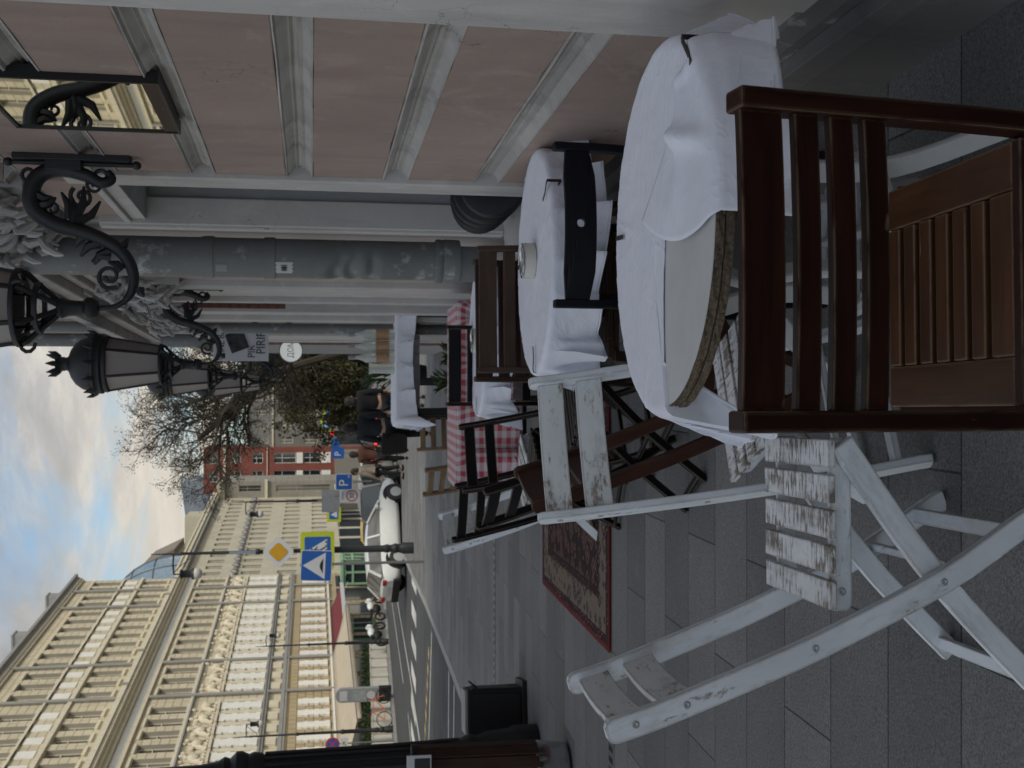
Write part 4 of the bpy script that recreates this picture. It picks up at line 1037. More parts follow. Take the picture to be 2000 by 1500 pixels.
# ================================================================== tables and cloths
def chaikin(P, it=3):
    for _ in range(it):
        Q = []
        for i in range(len(P)):
            a = P[i]; b = P[(i+1) % len(P)]
            Q.append((a[0]*.75+b[0]*.25, a[1]*.75+b[1]*.25)); Q.append((a[0]*.25+b[0]*.75, a[1]*.25+b[1]*.75))
        P = Q
    return P
def drape(outline, hx, hy, rr, z, seed=0, fold=.30, k=9, flare=.10, cen=(0,0), na=180, nr=46, wr=.0016, bend=.014):
    """cloth lying on a rounded-rectangle table top (half sizes hx, hy; corner radius rr) and hanging over its edge"""
    m = MB(); P = []; L = []
    pts = chaikin(outline, 3)
    def bound(a):
        d = V(math.cos(a), math.sin(a), 0); best = 9
        for i in range(len(pts)):
            p = V(pts[i][0]-cen[0], pts[i][1]-cen[1], 0); q = V(pts[(i+1) % len(pts)][0]-cen[0], pts[(i+1) % len(pts)][1]-cen[1], 0); e = q-p
            den = d.x*e.y-d.y*e.x
            if abs(den) < 1e-9: continue
            t = (p.x*e.y-p.y*e.x)/den; u = (p.x*d.y-p.y*d.x)/den
            if t > 0 and -1e-6 <= u <= 1+1e-6: best = min(best, t)
        return best
    def lift(x, y):
        qx, qy = abs(x)-(hx-rr), abs(y)-(hy-rr)
        if qx > 0 and qy > 0:
            l = math.hypot(qx, qy); dist = l-rr; nx, ny = math.copysign(qx/l, x), math.copysign(qy/l, y)
        elif qx > qy: dist = qx-rr; nx, ny = math.copysign(1, x), 0
        else: dist = qy-rr; nx, ny = 0, math.copysign(1, y)
        crease = .0022*math.exp(-((x*math.cos(seed)+y*math.sin(seed))/.0045)**2) + .0018*math.exp(-((y*math.cos(seed)-x*math.sin(seed)-.03)/.0045)**2)
        wob = crease + .0012*mnoise.noise((x*31+seed, y*9, 5)) + mnoise.noise((x*5+seed, y*5, seed*.7))*wr*2 + mnoise.noise((x*14+seed, y*14, 3))*wr
        if dist <= 0:
            ed = max(0, 1+dist/.10); return V(x, y, z+.004+abs(wob)+ed*ed*.001)
        e = dist; bx_, by_ = x-nx*dist, y-ny*dist
        if rr > hx*.8: ang = math.atan2(by_, bx_)
        else: ang = (bx_*2.6/hx + by_*2.6/hy)*1.0
        ph = k*ang+seed+1.1*mnoise.noise((ang*1.7, seed, 4)); rip = 1.5*(1-abs(math.sin(ph*.5))**.7)*1.5-.75 + .35*math.sin(k*1.73*ang+seed*2.1) + .6*mnoise.noise((ang*2.2, seed, 0))
        a = min(e/bend, PI/2); out = bend*math.sin(a) if e < bend*PI/2 else bend
        drop = bend*(1-math.cos(a)) if e < bend*PI/2 else bend+(e-bend*PI/2)
        out += flare*drop + fold*drop*rip*.30*min(1, drop/.08)
        sgn = rip*.035*min(1, drop/.1)
        return V(bx_+nx*out-ny*sgn, by_+ny*out+nx*sgn, z+.004-drop+wob)
    B = [bound(2*PI*i/na) for i in range(na)]
    vs = []; ls = []
    for j in range(nr+1):
        t = (j/nr)**.85
        for i in range(na):
            a = 2*PI*i/na; x = cen[0]+math.cos(a)*B[i]*t; y = cen[1]+math.sin(a)*B[i]*t
            vs.append(lift(x, y)); ls.append(V(x+seed, y, 0))
    fs = []
    for j in range(nr):
        for i in range(na):
            i2 = (i+1) % na; fs.append((j*na+i, j*na+i2, (j+1)*na+i2, (j+1)*na+i))
    m.add(vs, fs, ls, 0, True)
    hem = [p+V(0,0,.0005) for p in vs[(nr-1)*na:(nr)*na]]; m.tube([vs[nr*na+i] for i in range(na)]+[vs[nr*na]], .0017, 5, caps=False)
    return m
def solidify(o, t=.0018):
    s = o.modifiers.new('thickness', 'SOLIDIFY'); s.thickness = t; s.offset = 1
# --- nearest table
t1 = stand('cafe_table', .335, 2.345, 0, 'round white table with a broken chipboard edge nearest the camera', 'table')
R1 = .392
def broken_disc(z0, z1, seed, dr=0):
    m = MB(); n = 150; P = []
    for fr in (0, .35, .7, 1):
        z = z0+(z1-z0)*fr; row = []
        for i in range(n):
            a = 2*PI*i/n; chew = mnoise.noise((a*9, seed, fr*1.5))*.003 + max(0, mnoise.noise((a*26, seed+4, fr*4)))*.005 + max(0, mnoise.noise((a*70, seed+9, fr*9)))*.003
            r = R1-dr-chew; row.append(V(r*math.cos(a), r*math.sin(a), z))
        P.append(row)
    m.grid(P, True, 0, False); m.add(P[0], [tuple(range(n))]); m.add(P[-1], [tuple(range(n))]); return m
tp = broken_disc(.710, .7255, 1).build('lower_board', MAT['chip'], t1); broken_disc(.7285, .7457, 7, .002).build('upper_board', MAT['chip'], t1)
m = MB(); n = 120; pts = [((R1-.004-max(0, mnoise.noise((i*.35, 2, 0)))*.004)*math.cos(2*PI*i/n), (R1-.004-max(0, mnoise.noise((i*.35, 2, 0)))*.004)*math.sin(2*PI*i/n)) for i in range(n)]
m.prism(pts, .7457, .7475); m.build('tabletop', MAT['laminate'], t1)
for i in range(4):
    a = PI/4+i*PI/2+.15; ca, sa = math.cos(a), math.sin(a)
    m = MB(); pp = smooth_path([(ca*.10, sa*.10, .70),(ca*.20, sa*.20, .62),(ca*.155, sa*.155, .45),(ca*.17, sa*.17, .25),(ca*.27, sa*.27, .02)], 5)
    m.sweep(pp, .022, .05, (-sa, ca, 0)); m.build('leg', MAT['plastic'], t1, .008)
m = MB(); m.tube([(.17*math.cos(2*PI*k/28), .17*math.sin(2*PI*k/28), .30) for k in range(29)], .016, 8, caps=False); m.tube([(.17,0,.30),(-.17,0,.30)], .014, 8); m.tube([(0,.17,.30),(0,-.17,.30)], .014, 8); m.build('base_ring', MAT['plastic'], t1)
m = MB(); m.lathe([(.0,.695),(.19,.695),(.19,.66),(.16,.65),(.0,.65)], 24); m.build('top_hub', MAT['plastic'], t1)
out1 = [(-.57,.14),(-.64,-.02),(-.62,-.20),(-.49,-.20),(-.40,-.10),(-.33,-.045),(-.10,-.035),(.10,-.075),(.10,-.30),(.10,-.46),(.28,-.44),(.42,-.38),(.53,-.26),(.57,-.05),(.57,.25),(.40,.48),(.10,.56),(-.25,.50),(-.45,.30)]
c1 = drape(out1, R1, R1, R1, .7475, 1.3, .36, 10, .26, (.12,.10), 420, 60)
# the folded-back corner lies on the cloth as a second layer with a raised roll
def bez(q, t):
    a = (1-t)**3; b = 3*(1-t)**2*t; c = 3*(1-t)*t*t; d = t**3
    return (a*q[0][0]+b*q[1][0]+c*q[2][0]+d*q[3][0], a*q[0][1]+b*q[1][1]+c*q[2][1]+d*q[3][1])
def flap():
    P = []; n = 64; k = 60
    A = [(.325,-.225),(.205,-.165),(.120,-.125),(.018,-.030)]                # hem of the corner lying on the table
    Bq = [(.345,-.235),(.255,-.345),(.125,-.405),(-.015,-.395)]              # where it runs over the rim
    for j in range(k+1):
        v = 1.34*j/k; row = []
        for i in range(n+1):
            u = i/n; a = bez(A, u); b = bez(Bq, u); vv = min(v, 1); x = a[0]+(b[0]-a[0])*vv; y = a[1]+(b[1]-a[1])*vv
            x -= u**6*.050*math.sin(PI*vv)**.8
            z = .7545 + .040*u**1.5*(1-vv)**1.1 + .018*math.sin(PI*min(1, u*1.05))*math.exp(-((vv-.30-.25*u)/.13)**2) + .020*math.exp(-((u-.46-.20*vv)/.055)**2)*math.sin(PI*min(1, vv*1.02))**.7 + .013*math.exp(-((u-.22+.08*vv)/.05)**2)*math.sin(PI*vv)
            z += mnoise.noise((u*5, v*3, 2))*.004*math.sin(PI*vv)
            ov = max(0, v-.93)
            if ov > 0:
                r_ = math.hypot(x, y); f = 1+min(ov*.10, .016)/max(r_, .1)*1.2; x *= f; y *= f
                o2 = min(ov, .07); z -= o2*o2*2.2 + max(0, ov-.07)*.40
                x += math.sin(u*11)*.012*max(0, ov-.07)*3; y -= abs(math.sin(u*7))*.02*max(0, ov-.07)*3
            row.append(V(x, y, z))
        P.append(row)
    return P
c1.grid(flap())
cl1 = c1.build('tablecloth', MAT['cloth'], None); solidify(cl1, .0022); put(cl1, ground(.335, 2.345), 0, True)
tag(cl1, 'white tablecloth pulled aside on the nearest table, one corner folded over', 'tablecloth', 'white tablecloths')
def clip(x, y, rz, label, root, s=1.0, zt=.759):
    e = stand('tablecloth_clip', root[0]+x, root[1]+y, rz, label, 'clip', 'steel tablecloth clips', zt)
    m = MB(); m.sweep([(-.085*s,0,.004),(-.05*s,0,.0015),(0,0,.0035),(.012*s,0,.001)], .011, [.0022]*4, (0,1,0)); m.sweep([(.012*s,0,.003),(.012*s,0,-.047*s)], .011, .0022, (0,1,0)); m.sweep([(.012*s,0,-.047*s),(-.03*s,0,-.030*s)], .011, .0022, (0,1,0)); m.build('strip', MAT['clip'], e)
    return e
clip(.352, -.19, .75, 'bent steel clip near the right edge of the nearest cloth', (.335,2.345))
clip(.03, .392, 1.5, 'steel clip on the far rim of the nearest table', (.335,2.345), .8)

def round_table(x, y, R_, label, cl_label, seed, half, rot, h=.745, leg=MAT['midwood']):
    t = stand('cafe_table', x, y, 0, label, 'table')
    m = MB(); m.lathe([(0,h-.028),(R_,h-.028),(R_,h),(0,h)], 60); m.build('tabletop', MAT['laminate'], t, .002)
    for i in range(4):
        a = PI/4+i*PI/2+.1; m = MB(); m.bar((math.cos(a)*R_*.62, math.sin(a)*R_*.62, 0), (math.cos(a)*R_*.58, math.sin(a)*R_*.58, h-.028), .04, .04, (math.sin(a),math.cos(a),0)); m.build('leg', leg, t, .003)
    m = MB()
    for i in range(4):
        a = PI/4+i*PI/2+.1; b = a+PI/2; m.bar((math.cos(a)*R_*.59, math.sin(a)*R_*.59, h-.07), (math.cos(b)*R_*.59, math.sin(b)*R_*.59, h-.07), .02, .06)
    m.build('apron', leg, t)
    c, s = math.cos(rot), math.sin(rot)
    sq = []
    for a, b in ((-1,-1),(0,-1.03),(1,-1),(1.03,0),(1,1),(0,1.03),(-1,1),(-1.03,0)):
        px_, py_ = a*half, b*half; sq.append((px_*c-py_*s, px_*s+py_*c))
    sq2 = []
    for i in range(8):                                   # keep the corners fairly square
        p = sq[i]; 
        if i % 2 == 0: sq2 += [(p[0]*.97+sq[i-1][0]*.03, p[1]*.97+sq[i-1][1]*.03), p, p, (p[0]*.97+sq[(i+1) % 8][0]*.03, p[1]*.97+sq[(i+1) % 8][1]*.03)]
        else: sq2.append(p)
    sq2 = []
    for i in range(48):
        a = 2*PI*i/48; r_ = half+.035*math.cos(4*(a-rot))+.02*math.sin(3*a+seed); sq2.append((r_*math.cos(a), r_*math.sin(a)))
    m = drape(sq2, R_, R_, R_, h, seed, .70, 16, .05, (0,0), 420, 54)
    o = m.build('tablecloth', MAT['cloth']); solidify(o, .0016); put(o, ground(x, y), 0, True); tag(o, cl_label, 'tablecloth', 'white tablecloths')
    return t
round_table(.455, 4.14, .41, 'round table under the second white cloth by the pier', 'white tablecloth on the second table, under the ashtray and the curved chair', 2.1, .605, .35)
clip(-.40, -.03, PI, 'thin steel clip on the left rim of the second table', (.455,4.14)); clip(.24, -.33, -.95, 'steel clip on the right side of the second table by the wall', (.455,4.14))
clip(.02, .40, 1.6, 'steel clip on the far rim of the second table', (.455,4.14), .8)
round_table(.23, 6.25, .40, 'round table under the third white cloth', 'white tablecloth on the third table, behind the two brown chairs', 4.4, .60, .12)
clip(-.385, -.06, PI, 'steel clip on the left rim of the third table', (.23,6.25))
def ashtray(x, y, label, base=.7525):
    e = stand('ashtray', x, y, .4, label, 'ashtray', 'cream ashtrays', base)
    m = MB(); m.lathe([(0,0),(.060,0),(.066,.004),(.067,.040),(.064,.044),(0,.044)], 40); m.build('bowl', MAT['clay'], e)
    m = MB(); m.lathe([(.066,.044),(.066,.048),(.060,.050),(.052,.044),(.050,.034),(0,.030)], 40)
    for k in range(3):
        a = k*2*PI/3; m.bar((math.cos(a)*.012, math.sin(a)*.012, .043), (math.cos(a)*.056, math.sin(a)*.056, .047), .012, .003)
    m.build('metal_lid', MAT['chrome'], e)
ashtray(.46, 4.135, 'cream ashtray with a metal lid on the second white table'); ashtray(.235, 6.06, 'cream ashtray on the third white table behind the brown chair')

def rect_table(x, y, hx, hy, h, label, cl_label, cat, mat, cmat, seed, outline, rot=0, legw=.05, group=None, fold=.34, k=5):
    t = stand('cafe_table', x, y, rot, label, 'table')
    m = MB(); m.box((0,0,h-.015), (2*hx-.004, 2*hy-.004, .03)); m.build('tabletop', mat, t, .003)
    for a in (-1,1):
        for b in (-1,1): m = MB(); m.box((a*(hx-.10), b*(hy-.07), (h-.03)/2), (legw, legw, h-.03)); m.build('leg', mat, t, .003)
    m = MB(); m.box((0, hy-.07, .18), (2*hx-.2, .03, .03)); m.build('stretcher', mat, t); m = MB(); m.box((0, -hy+.07, h-.08), (2*hx-.2, .03, .07)); m.build('apron', mat, t)
    m = drape(outline, hx, hy, .025, h, seed, fold, k, .06, (0,0), 260, 56)
    o = m.build('tablecloth', cmat); solidify(o, .0016); put(o, ground(x, y), rot, True); tag(o, cl_label, 'tablecloth', group)
    return t
def ol(ax, ay, c=.0): return [(-ax,-ay),(-ax,-ay),(-ax*.96,-ay),(0,-ay*(1-c)),(ax*.96,-ay),(ax,-ay),(ax,-ay),(ax,-ay*.95),(ax,ay*.95),(ax,ay),(ax,ay),(0,ay),(-ax,ay),(-ax,ay),(-ax,0),(-ax,-ay*.95)]
rect_table(-.08, 7.95, .63, .40, .745, 'oblong dark table under the red checked cloth', 'red and white checked tablecloth hanging low in pointed corners', 'tablecloth', MAT['blackwood'], MAT['gingham'], 3.3, ol(1.02,.84,.02), 0)
rect_table(.18, 10.45, .55, .34, 1.08, 'tall black table under a white cloth with bottles on it', 'white cloth on the tall table, weighed down by glass bottles', 'tablecloth', MAT['black'], MAT['cloth'], 5.2, ol(.80,.60,.22), .06, .07, 'white tablecloths', .40, 6)
rect_table(-.17, 13.4, .30, .30, 1.02, 'second tall table behind the bottles', 'white cloth on the tall table behind the one with bottles', 'tablecloth', MAT['black'], MAT['cloth'], 7.7, ol(.50,.48,.3), -.05, .07, 'white tablecloths', .30, 4)
# bottles
def bottle():
    e = empty('glass_bottle', (0,0,0), 0, 'tall clear bottle on the high white table, rightmost of its row', 'bottle', 'bottles on the high table')
    m = MB(); m.lathe([(0,.0),(.046,0),(.049,.008),(.049,.235),(.045,.265),(.026,.30),(.018,.33),(.017,.395),(.020,.397),(.020,.412),(0,.412)], 20); b = m.build('body', MAT['bottleglass'], e)
    m = MB(); m.lathe([(.0497,.05),(.0497,.17)], 20); m.build('label', MAT['labelpaper'], e)
    m = MB(); m.lathe([(.0185,.36),(.0215,.362),(.0215,.418),(0,.418)], 16); m.build('cap', MAT['signgrey'], e); return e
b0 = bottle(); put(b0, ground(.45, 10.30, 1.087), 0, True)
for x, y, lb in ((.345, 10.27, 'tall clear bottle on the high white table, second from the right'), (.24, 10.24, 'tall clear bottle on the high white table, third from the right')):
    b = copy_tree(b0); put(b, ground(x, y, 1.087), random.random()*6, True); b['label'] = lb
m = MB(); m.lathe([(0,0),(.045,0),(.048,.01),(.044,.20),(.05,.215),(.05,.235),(0,.235)], 18); jr = m.build('glass_jar', MAT['bottleglass']); put(jr, ground(.14, 10.25, 1.087), 0, True); tag(jr, 'short glass jar left of the three tall bottles', 'jar')

# rug, cushions
m = MB(); rw, rd = 1.60, 2.33
n1, n2 = 36, 54; P = []; Lc = []
for i in range(n1+1):
    row = []
    for k in range(n2+1):
        x, y = rw*i/n1, rd*k/n2; row.append(V(x, y, .007+.004*abs(mnoise.noise((x*2.2, y*2.2, 1)))+ .006*max(0, mnoise.noise((x*1.1+4, y*1.3, 2)))))
        Lc.append(V(x, y, 0))
    P.append(row)
vs_ = [p for r in P for p in r]; c_ = n2+1
m.add(vs_, [(i*c_+k, (i+1)*c_+k, (i+1)*c_+k+1, i*c_+k+1) for i in range(n1) for k in range(n2)], Lc, 0, True)
rg = m.build('rug', rug_mat('persian_rug', rw, rd)); solidify(rg, .007); put(rg, ground(-1.51, 6.13), .008, True); tag(rg, 'worn red persian rug lying on the granite pavement', 'rug')
for i, (y, t, r, lb) in enumerate(((5.02,.25,.155,'round black cushion leaning nearest to the pier in the window'),(5.12,.35,.165,'round black cushion second from the pier in the window'),(5.23,.45,.165,'round black cushion in the middle of the row on the sill'),(5.35,.55,.16,'round black cushion fourth from the pier in the window'),(5.47,.62,.15,'round black cushion farthest from the pier in the window'))):
    m = MB(); m.lathe([(0,-.035),(r*.7,-.045),(r*.93,-.035),(r,0),(r*.93,.035),(r*.7,.045),(0,.035)], 28); o = m.build('cushion', MAT['rubber'])
    o.matrix_basis = Matrix.Translation((WX,0,0)) @ Matrix.Rotation(WTH, 4, 'Z') @ Matrix.Translation((.06, y, .445+r*.98)) @ Matrix.Rotation(PI/2-.2-t*.5, 4, 'X')
    tag(o, lb, 'cushion', 'black cushions on the window sill')
# ================================================================== wall lanterns
def wall_lantern(label):
    """local frame: +x runs out from the wall, origin on the wall plane"""
    e = empty('wall_lantern', (0,0,0), 0, label, 'wall lantern', 'iron wall lanterns along the house fronts')
    m = MB(); m.box((.012,0,2.29), (.024,.075,.42)); m.box((.035,0,2.32), (.05,.06,.13)); m.tube([(.03,0,2.05),(.03,0,2.53)], .010, 8)
    for z in (2.06, 2.52): m.ball((.03,0,z), .018, 8, 6)
    m.build('wall_plate', MAT['iron'], e, .003)
    arm = smooth_path([(.055,0,2.165),(.085,0,2.15),(.10,0,2.19),(.075,0,2.24),(.055,0,2.32),(.065,0,2.385),(.10,0,2.425),(.165,0,2.438),(.218,0,2.418),(.262,0,2.35),(.285,0,2.267),(.312,0,2.19),(.352,0,2.122),(.41,0,2.08),(.477,0,2.068),(.535,0,2.09),(.570,0,2.14),(.576,0,2.225)], 6)
    m = MB(); n = len(arm); m.tube(arm, [.011+.021*math.sin(PI*min(1, i/n*1.12))**.7 for i in range(n)], 10)
    def scroll(c, r0, turns, a0, sg=1, r=.009):
        pts = []; N_ = 22
        for i in range(N_):
            t = i/(N_-1); a = a0+sg*turns*2*PI*t; rr = r0*(1-.78*t); pts.append((c[0]+math.cos(a)*rr, 0, c[1]+math.sin(a)*rr))
        m.tube(pts, [r*(1-.35*i/N_) for i in range(N_)], 7)
    scroll((.075,2.185), .035, 1.1, 0); scroll((.075,2.445), .035, 1.2, -1.2, 1); scroll((.155,2.255), .046, 1.3, 2.4, -1); scroll((.455,2.155), .048, 1.4, -.6, 1); scroll((.205,2.36), .030, 1.2, .6, 1, .008); scroll((.11,2.21), .03, 1.2, 2.0, -1, .007)
    for (x, z, dx, dz) in ((.24,2.30,-.10,.03),(.235,2.28,-.12,-.03),(.25,2.27,-.08,-.08),(.27,2.29,-.11,.00),(.33,2.19,.05,.07),(.36,2.16,.05,.05),(.30,2.23,.045,.05),(.345,2.12,-.035,-.03),(.50,2.045,.03,-.015),(.43,2.11,-.03,.05),(.19,2.40,-.03,-.05),(.15,2.42,.01,-.06),(.38,2.15,.02,.07)):
        m.tube([(x,0,z),(x+dx*.5-dz*.18,.006,z+dz*.5+dx*.12),(x+dx,.0,z+dz)], [.020,.017,.005], 6)
    m.lathe([(0,2.19),(.030,2.195),(.042,2.215),(.042,2.235),(.028,2.25),(.030,2.30),(.040,2.325),(.034,2.34),(.0,2.345)], 16, Matrix.Translation((.576,0,0)))
    m.build('arm', MAT['iron'], e)
    B = Matrix.Translation((.576,0,0))
    m = MB()
    for k in range(6):
        a = k*PI/3; ca, sa = math.cos(a), math.sin(a)
        m.tube([(.576+ca*r, sa*r, z) for r, z in ((.022,2.335),(.050,2.365),(.085,2.41),(.125,2.455),(.135,2.475))], [.013,.011,.011,.013,.010], 6)
        if k % 2 == 0: m.tube([(.576+ca*(.13+.035*math.sin(t)), sa*(.13+.035*math.sin(t)), 2.455-.03*math.cos(t)) for t in [i*.6 for i in range(9)]], .008, 5)
    for r, z in ((.088,2.41),(.140,2.485)): m.lathe([(r-.010,z-.008),(r+.008,z-.008),(r+.010,z),(r+.008,z+.010),(r-.010,z+.010),(r-.010,z-.008)], 24, B)
    m.build('cradle', MAT['iron'], e)
    m = MB(); m.lathe([(.128,2.495),(.188,2.875)], 6, B, 0, 0, 2*PI, False); m.build('glass', MAT['frost'], e)
    m = MB()
    for k in range(6):
        a = k*PI/3; m.bar((.576+math.cos(a)*.131, math.sin(a)*.131, 2.49), (.576+math.cos(a)*.191, math.sin(a)*.191, 2.88), .014, .014)
    m.build('glazing_bars', MAT['iron'], e)
    m = MB(); m.lathe([(.180,2.872),(.200,2.875),(.204,2.89),(.198,2.905),(.212,2.92),(.212,2.95),(.222,2.965),(.218,2.98),(.200,2.99),(.196,3.02),(.180,3.07),(.150,3.115),(.105,3.15),(.055,3.172),(.046,3.19),(.050,3.205),(.052,3.24),(.066,3.262),(.0,3.265)], 30, B); m.build('cap', MAT['iron'], e)
    m = MB()
    for k in range(8):
        a = k*PI/4; ca, sa = math.cos(a), math.sin(a)
        m.tube([(.576+ca*.05, sa*.05, 3.235),(.576+ca*.075, sa*.075, 3.275),(.576+ca*.088, sa*.088, 3.325)], [.016,.020,.003], 6)
    for k in range(12):
        a = k*PI/6; ca, sa = math.cos(a), math.sin(a)
        m.tube([(.576+ca*.205, sa*.205, 2.965),(.576+ca*.228, sa*.228, 3.0),(.576+ca*.238, sa*.238, 3.04)], [.022,.016,.003], 6)
    m.build('crown', MAT['iron'], e)
    for ch in e.children:
        if ch.name.split('.')[0] in ('cradle','glass','glazing_bars','cap','crown'):
            ch.data.transform(Matrix.Translation((.576,0,2.335)) @ Matrix.Diagonal((1.0,1.0,.92,1)) @ Matrix.Translation((-.576,0,-2.335)))
    return e
wl = wall_lantern('black wall lantern nearest the camera, its glass cut off by the photo edge')
def put_wall(o, s, out=0, lbl=None):
    o.matrix_basis = Matrix.Translation((WX,0,0)) @ Matrix.Rotation(WTH, 4, 'Z') @ Matrix.Translation((-out, s, 0)) @ Matrix.Rotation(PI, 4, 'Z')
    if lbl: o['label'] = lbl
cps = [copy_tree(wl) for _ in range(4)]
put_wall(wl, 4.47)
put_wall(cps[0], 8.45, 0, 'black wall lantern with its whole crown against the clouds, second from the camera')
for o, x, y, lb in ((cps[1], .655, 11.9, 'black wall lantern third from the camera, partly behind the second'), (cps[2], .60, 15.6, 'black wall lantern beside the wine bar poster, fourth from the camera'), (cps[3], .60, 21.2, 'small far wall lantern above the round white sign')):
    o.matrix_basis = Matrix.Translation((x, y, -.03 if y < 13 else -.12)) @ Matrix.Rotation(PI, 4, 'Z'); o['label'] = lb

# framed mirror on the pier
mr = empty('wall_mirror', (0,0,0), 0, 'black framed mirror on the pink pier reflecting the cream facade', 'mirror')
mr.matrix_basis = pb.matrix_basis.copy()
m = MB(); a0, a1, z0, z1 = 3.42, 4.0, 1.845, 2.375
bx(m, -.022, .02, a0, a0+.012, z0, z1); bx(m, -.022, .02, a1-.012, a1, z0, z1); bx(m, -.021, .02, a0+.012, a1-.012, z1-.012, z1); bx(m, -.021, .02, a0+.012, a1-.012, z0, z0+.008)
m.build('frame', MAT['signblack'], mr)
m = MB(); bx(m, -.018, .02, a0+.012, a1-.012, z0+.008, z0+.05); m.build('lower_rail', MAT['midwood'], mr)
mm, nt_, b_ = newmat('mirror_glass'); b_.inputs['Base Color'].default_value = (.78,.76,.66,1); b_.inputs['Metallic'].default_value = 1; b_.inputs['Roughness'].default_value = .015
m = MB(); bx(m, -.016, .02, a0+.012, a1-.012, z0+.05, z1-.012); m.build('glass', mm, mr)

# projecting signs
FACE = Matrix.Rotation(PI/2, 4, 'X')          # text plane facing the camera (-y)
def face_at(x, y, z, rz=0): return Matrix.Translation((x,y,z)) @ Matrix.Rotation(rz, 4, 'Z') @ FACE
ps = empty('wine_bar_poster', (.405, 11.35, 2.095), 0, 'white poster with black lettering and a tilted dark photo, jutting from the wall', 'poster')
m = MB(); m.box((0,0,0), (.36,.02,.53)); m.build('board', MAT['signwhite'], ps)
text_mesh('lettering', 'WINE BAR', .092, MAT['signblack'], ps, face_at(0,-.012,.185), .001, sx=.80)
text_mesh('lettering', 'PIR', .105, MAT['signblack'], ps, face_at(-.085,-.012,-.105), .001, sx=.9)
text_mesh('lettering', 'PIRIP', .125, MAT['signblack'], ps, face_at(.0,-.012,-.195), .001, sx=.84)
m = MB(); m.box((.015,-.014,.035), (.215,.006,.20), Matrix.Rotation(-.36, 3, 'Y')); pf = m.build('photo_border', MAT['signwhite'], ps)
m = MB(); m.box((.015,-.018,.035), (.195,.004,.18), Matrix.Rotation(-.36, 3, 'Y')); m.build('photo', plain('dark_photo', (.030,.032,.036), .5, var=.9, vs=14), ps)
rs = empty('round_sign', (.46, 16.0, 1.70), 0, 'lit round white sign jutting out past the drainpipes', 'sign')
m = MB(); m.lathe([(0,-.04),(.150,-.04),(.155,-.03),(.155,.03),(.150,.04),(0,.04)], 36, Matrix.Rotation(PI/2, 4, 'X')); m.build('disc', MAT['lit'], rs)
m = MB(); m.lathe([(.150,-.045),(.162,-.045),(.162,.045),(.150,.045),(.150,-.045)], 36, Matrix.Rotation(PI/2, 4, 'X')); m.build('rim', MAT['signgrey'], rs)
text_mesh('lettering', 'ДОМ', .115, MAT['signgrey'], rs, face_at(.02,-.046,0), .002, sx=.85); m = MB(); m.bar((.15,0,0),(.30,0,0),.03,.03); m.build('bracket', MAT['iron'], rs)

# ================================================================== street lamps
def street_lamp(label, H=6.4, base=1.0, arm=.65, group='street lamps with hanging globes', side=-1):
    e = empty('street_lamp', (0,0,0), 0, label, 'street lamp', group)
    m = MB(); b = base
    prof = [(0,0),(.20*b,0),(.20*b,.28),(.165*b,.34),(.15*b,.42),(.175*b,.46),(.175*b,.50),(.14*b,.56),(.125*b,.62),(.15*b,.68),(.15*b,.72),(.12*b,.80),(.112*b,2.05),(.135*b,2.10),(.135*b,2.16),(.085*b,2.26),(.06,2.5),(.052,H*.62),(.075,H*.62+.04),(.075,H*.62+.10),(.045,H*.62+.16),(.036,H-.5),(.05,H-.45),(.03,H-.38),(.022,H-.05),(.012,H+.30),(0,H+.32)]
    m.lathe(prof, 16)
    m.build('post', MAT['iron'], e)
    m = MB(); z = H-.25; s = side
    m.tube([(0,0,z),(s*arm*.5,0,z+.02),(s*arm,0,z)], .022, 8); m.tube([(0,0,z-.45),(s*arm*.25,0,z-.40),(s*arm*.55,0,z-.20),(s*arm*.8,0,z-.05),(s*arm,0,z)], .012, 6)
    m.tube([(s*arm,0,z),(s*arm,0,z-.16)], .018, 6)
    for k in range(8): pass
    m.build('arm', MAT['iron'], e)
    m = MB(); m.lathe([(0,z-.14),(.10,z-.15),(.13,z-.18),(.095,z-.22),(.095,z-.42),(.14,z-.46),(.15,z-.50),(.0,z-.50)], 16, Matrix.Translation((s*arm,0,0))); m.build('lamp_head', MAT['iron'], e)
    m = MB(); m.ball((s*arm,0,z-.56), .15, 16, 10); m.build('globe', MAT['globe'], e); return e
la = street_lamp('black street lamp carrying the yellow diamond sign', 6.35, .75, .52)
put(la, ground(-4.32, 29.7))
lb_ = [copy_tree(la) for _ in range(3)]
put(lb_[0], (-14.72, 48.2, gz(48.2)), PI); lb_[0]['label'] = 'thin street lamp across the road next to the bicycle'
put(lb_[1], (-12.75, 56, gz(56)), PI); lb_[1]['label'] = 'thin street lamp across the road by the maroon awning'; lb_[1].scale = (.97,.97,.97)
put(lb_[2], (-4.9, 48, gz(48))); lb_[2]['label'] = 'distant street lamp by the parking signs in front of the flat cream house'
m = MB(); m.box((.0,-.05,4.35), (.08,.012,.75)); o = m.build('street_name_plate', MAT['roofblue'], la)
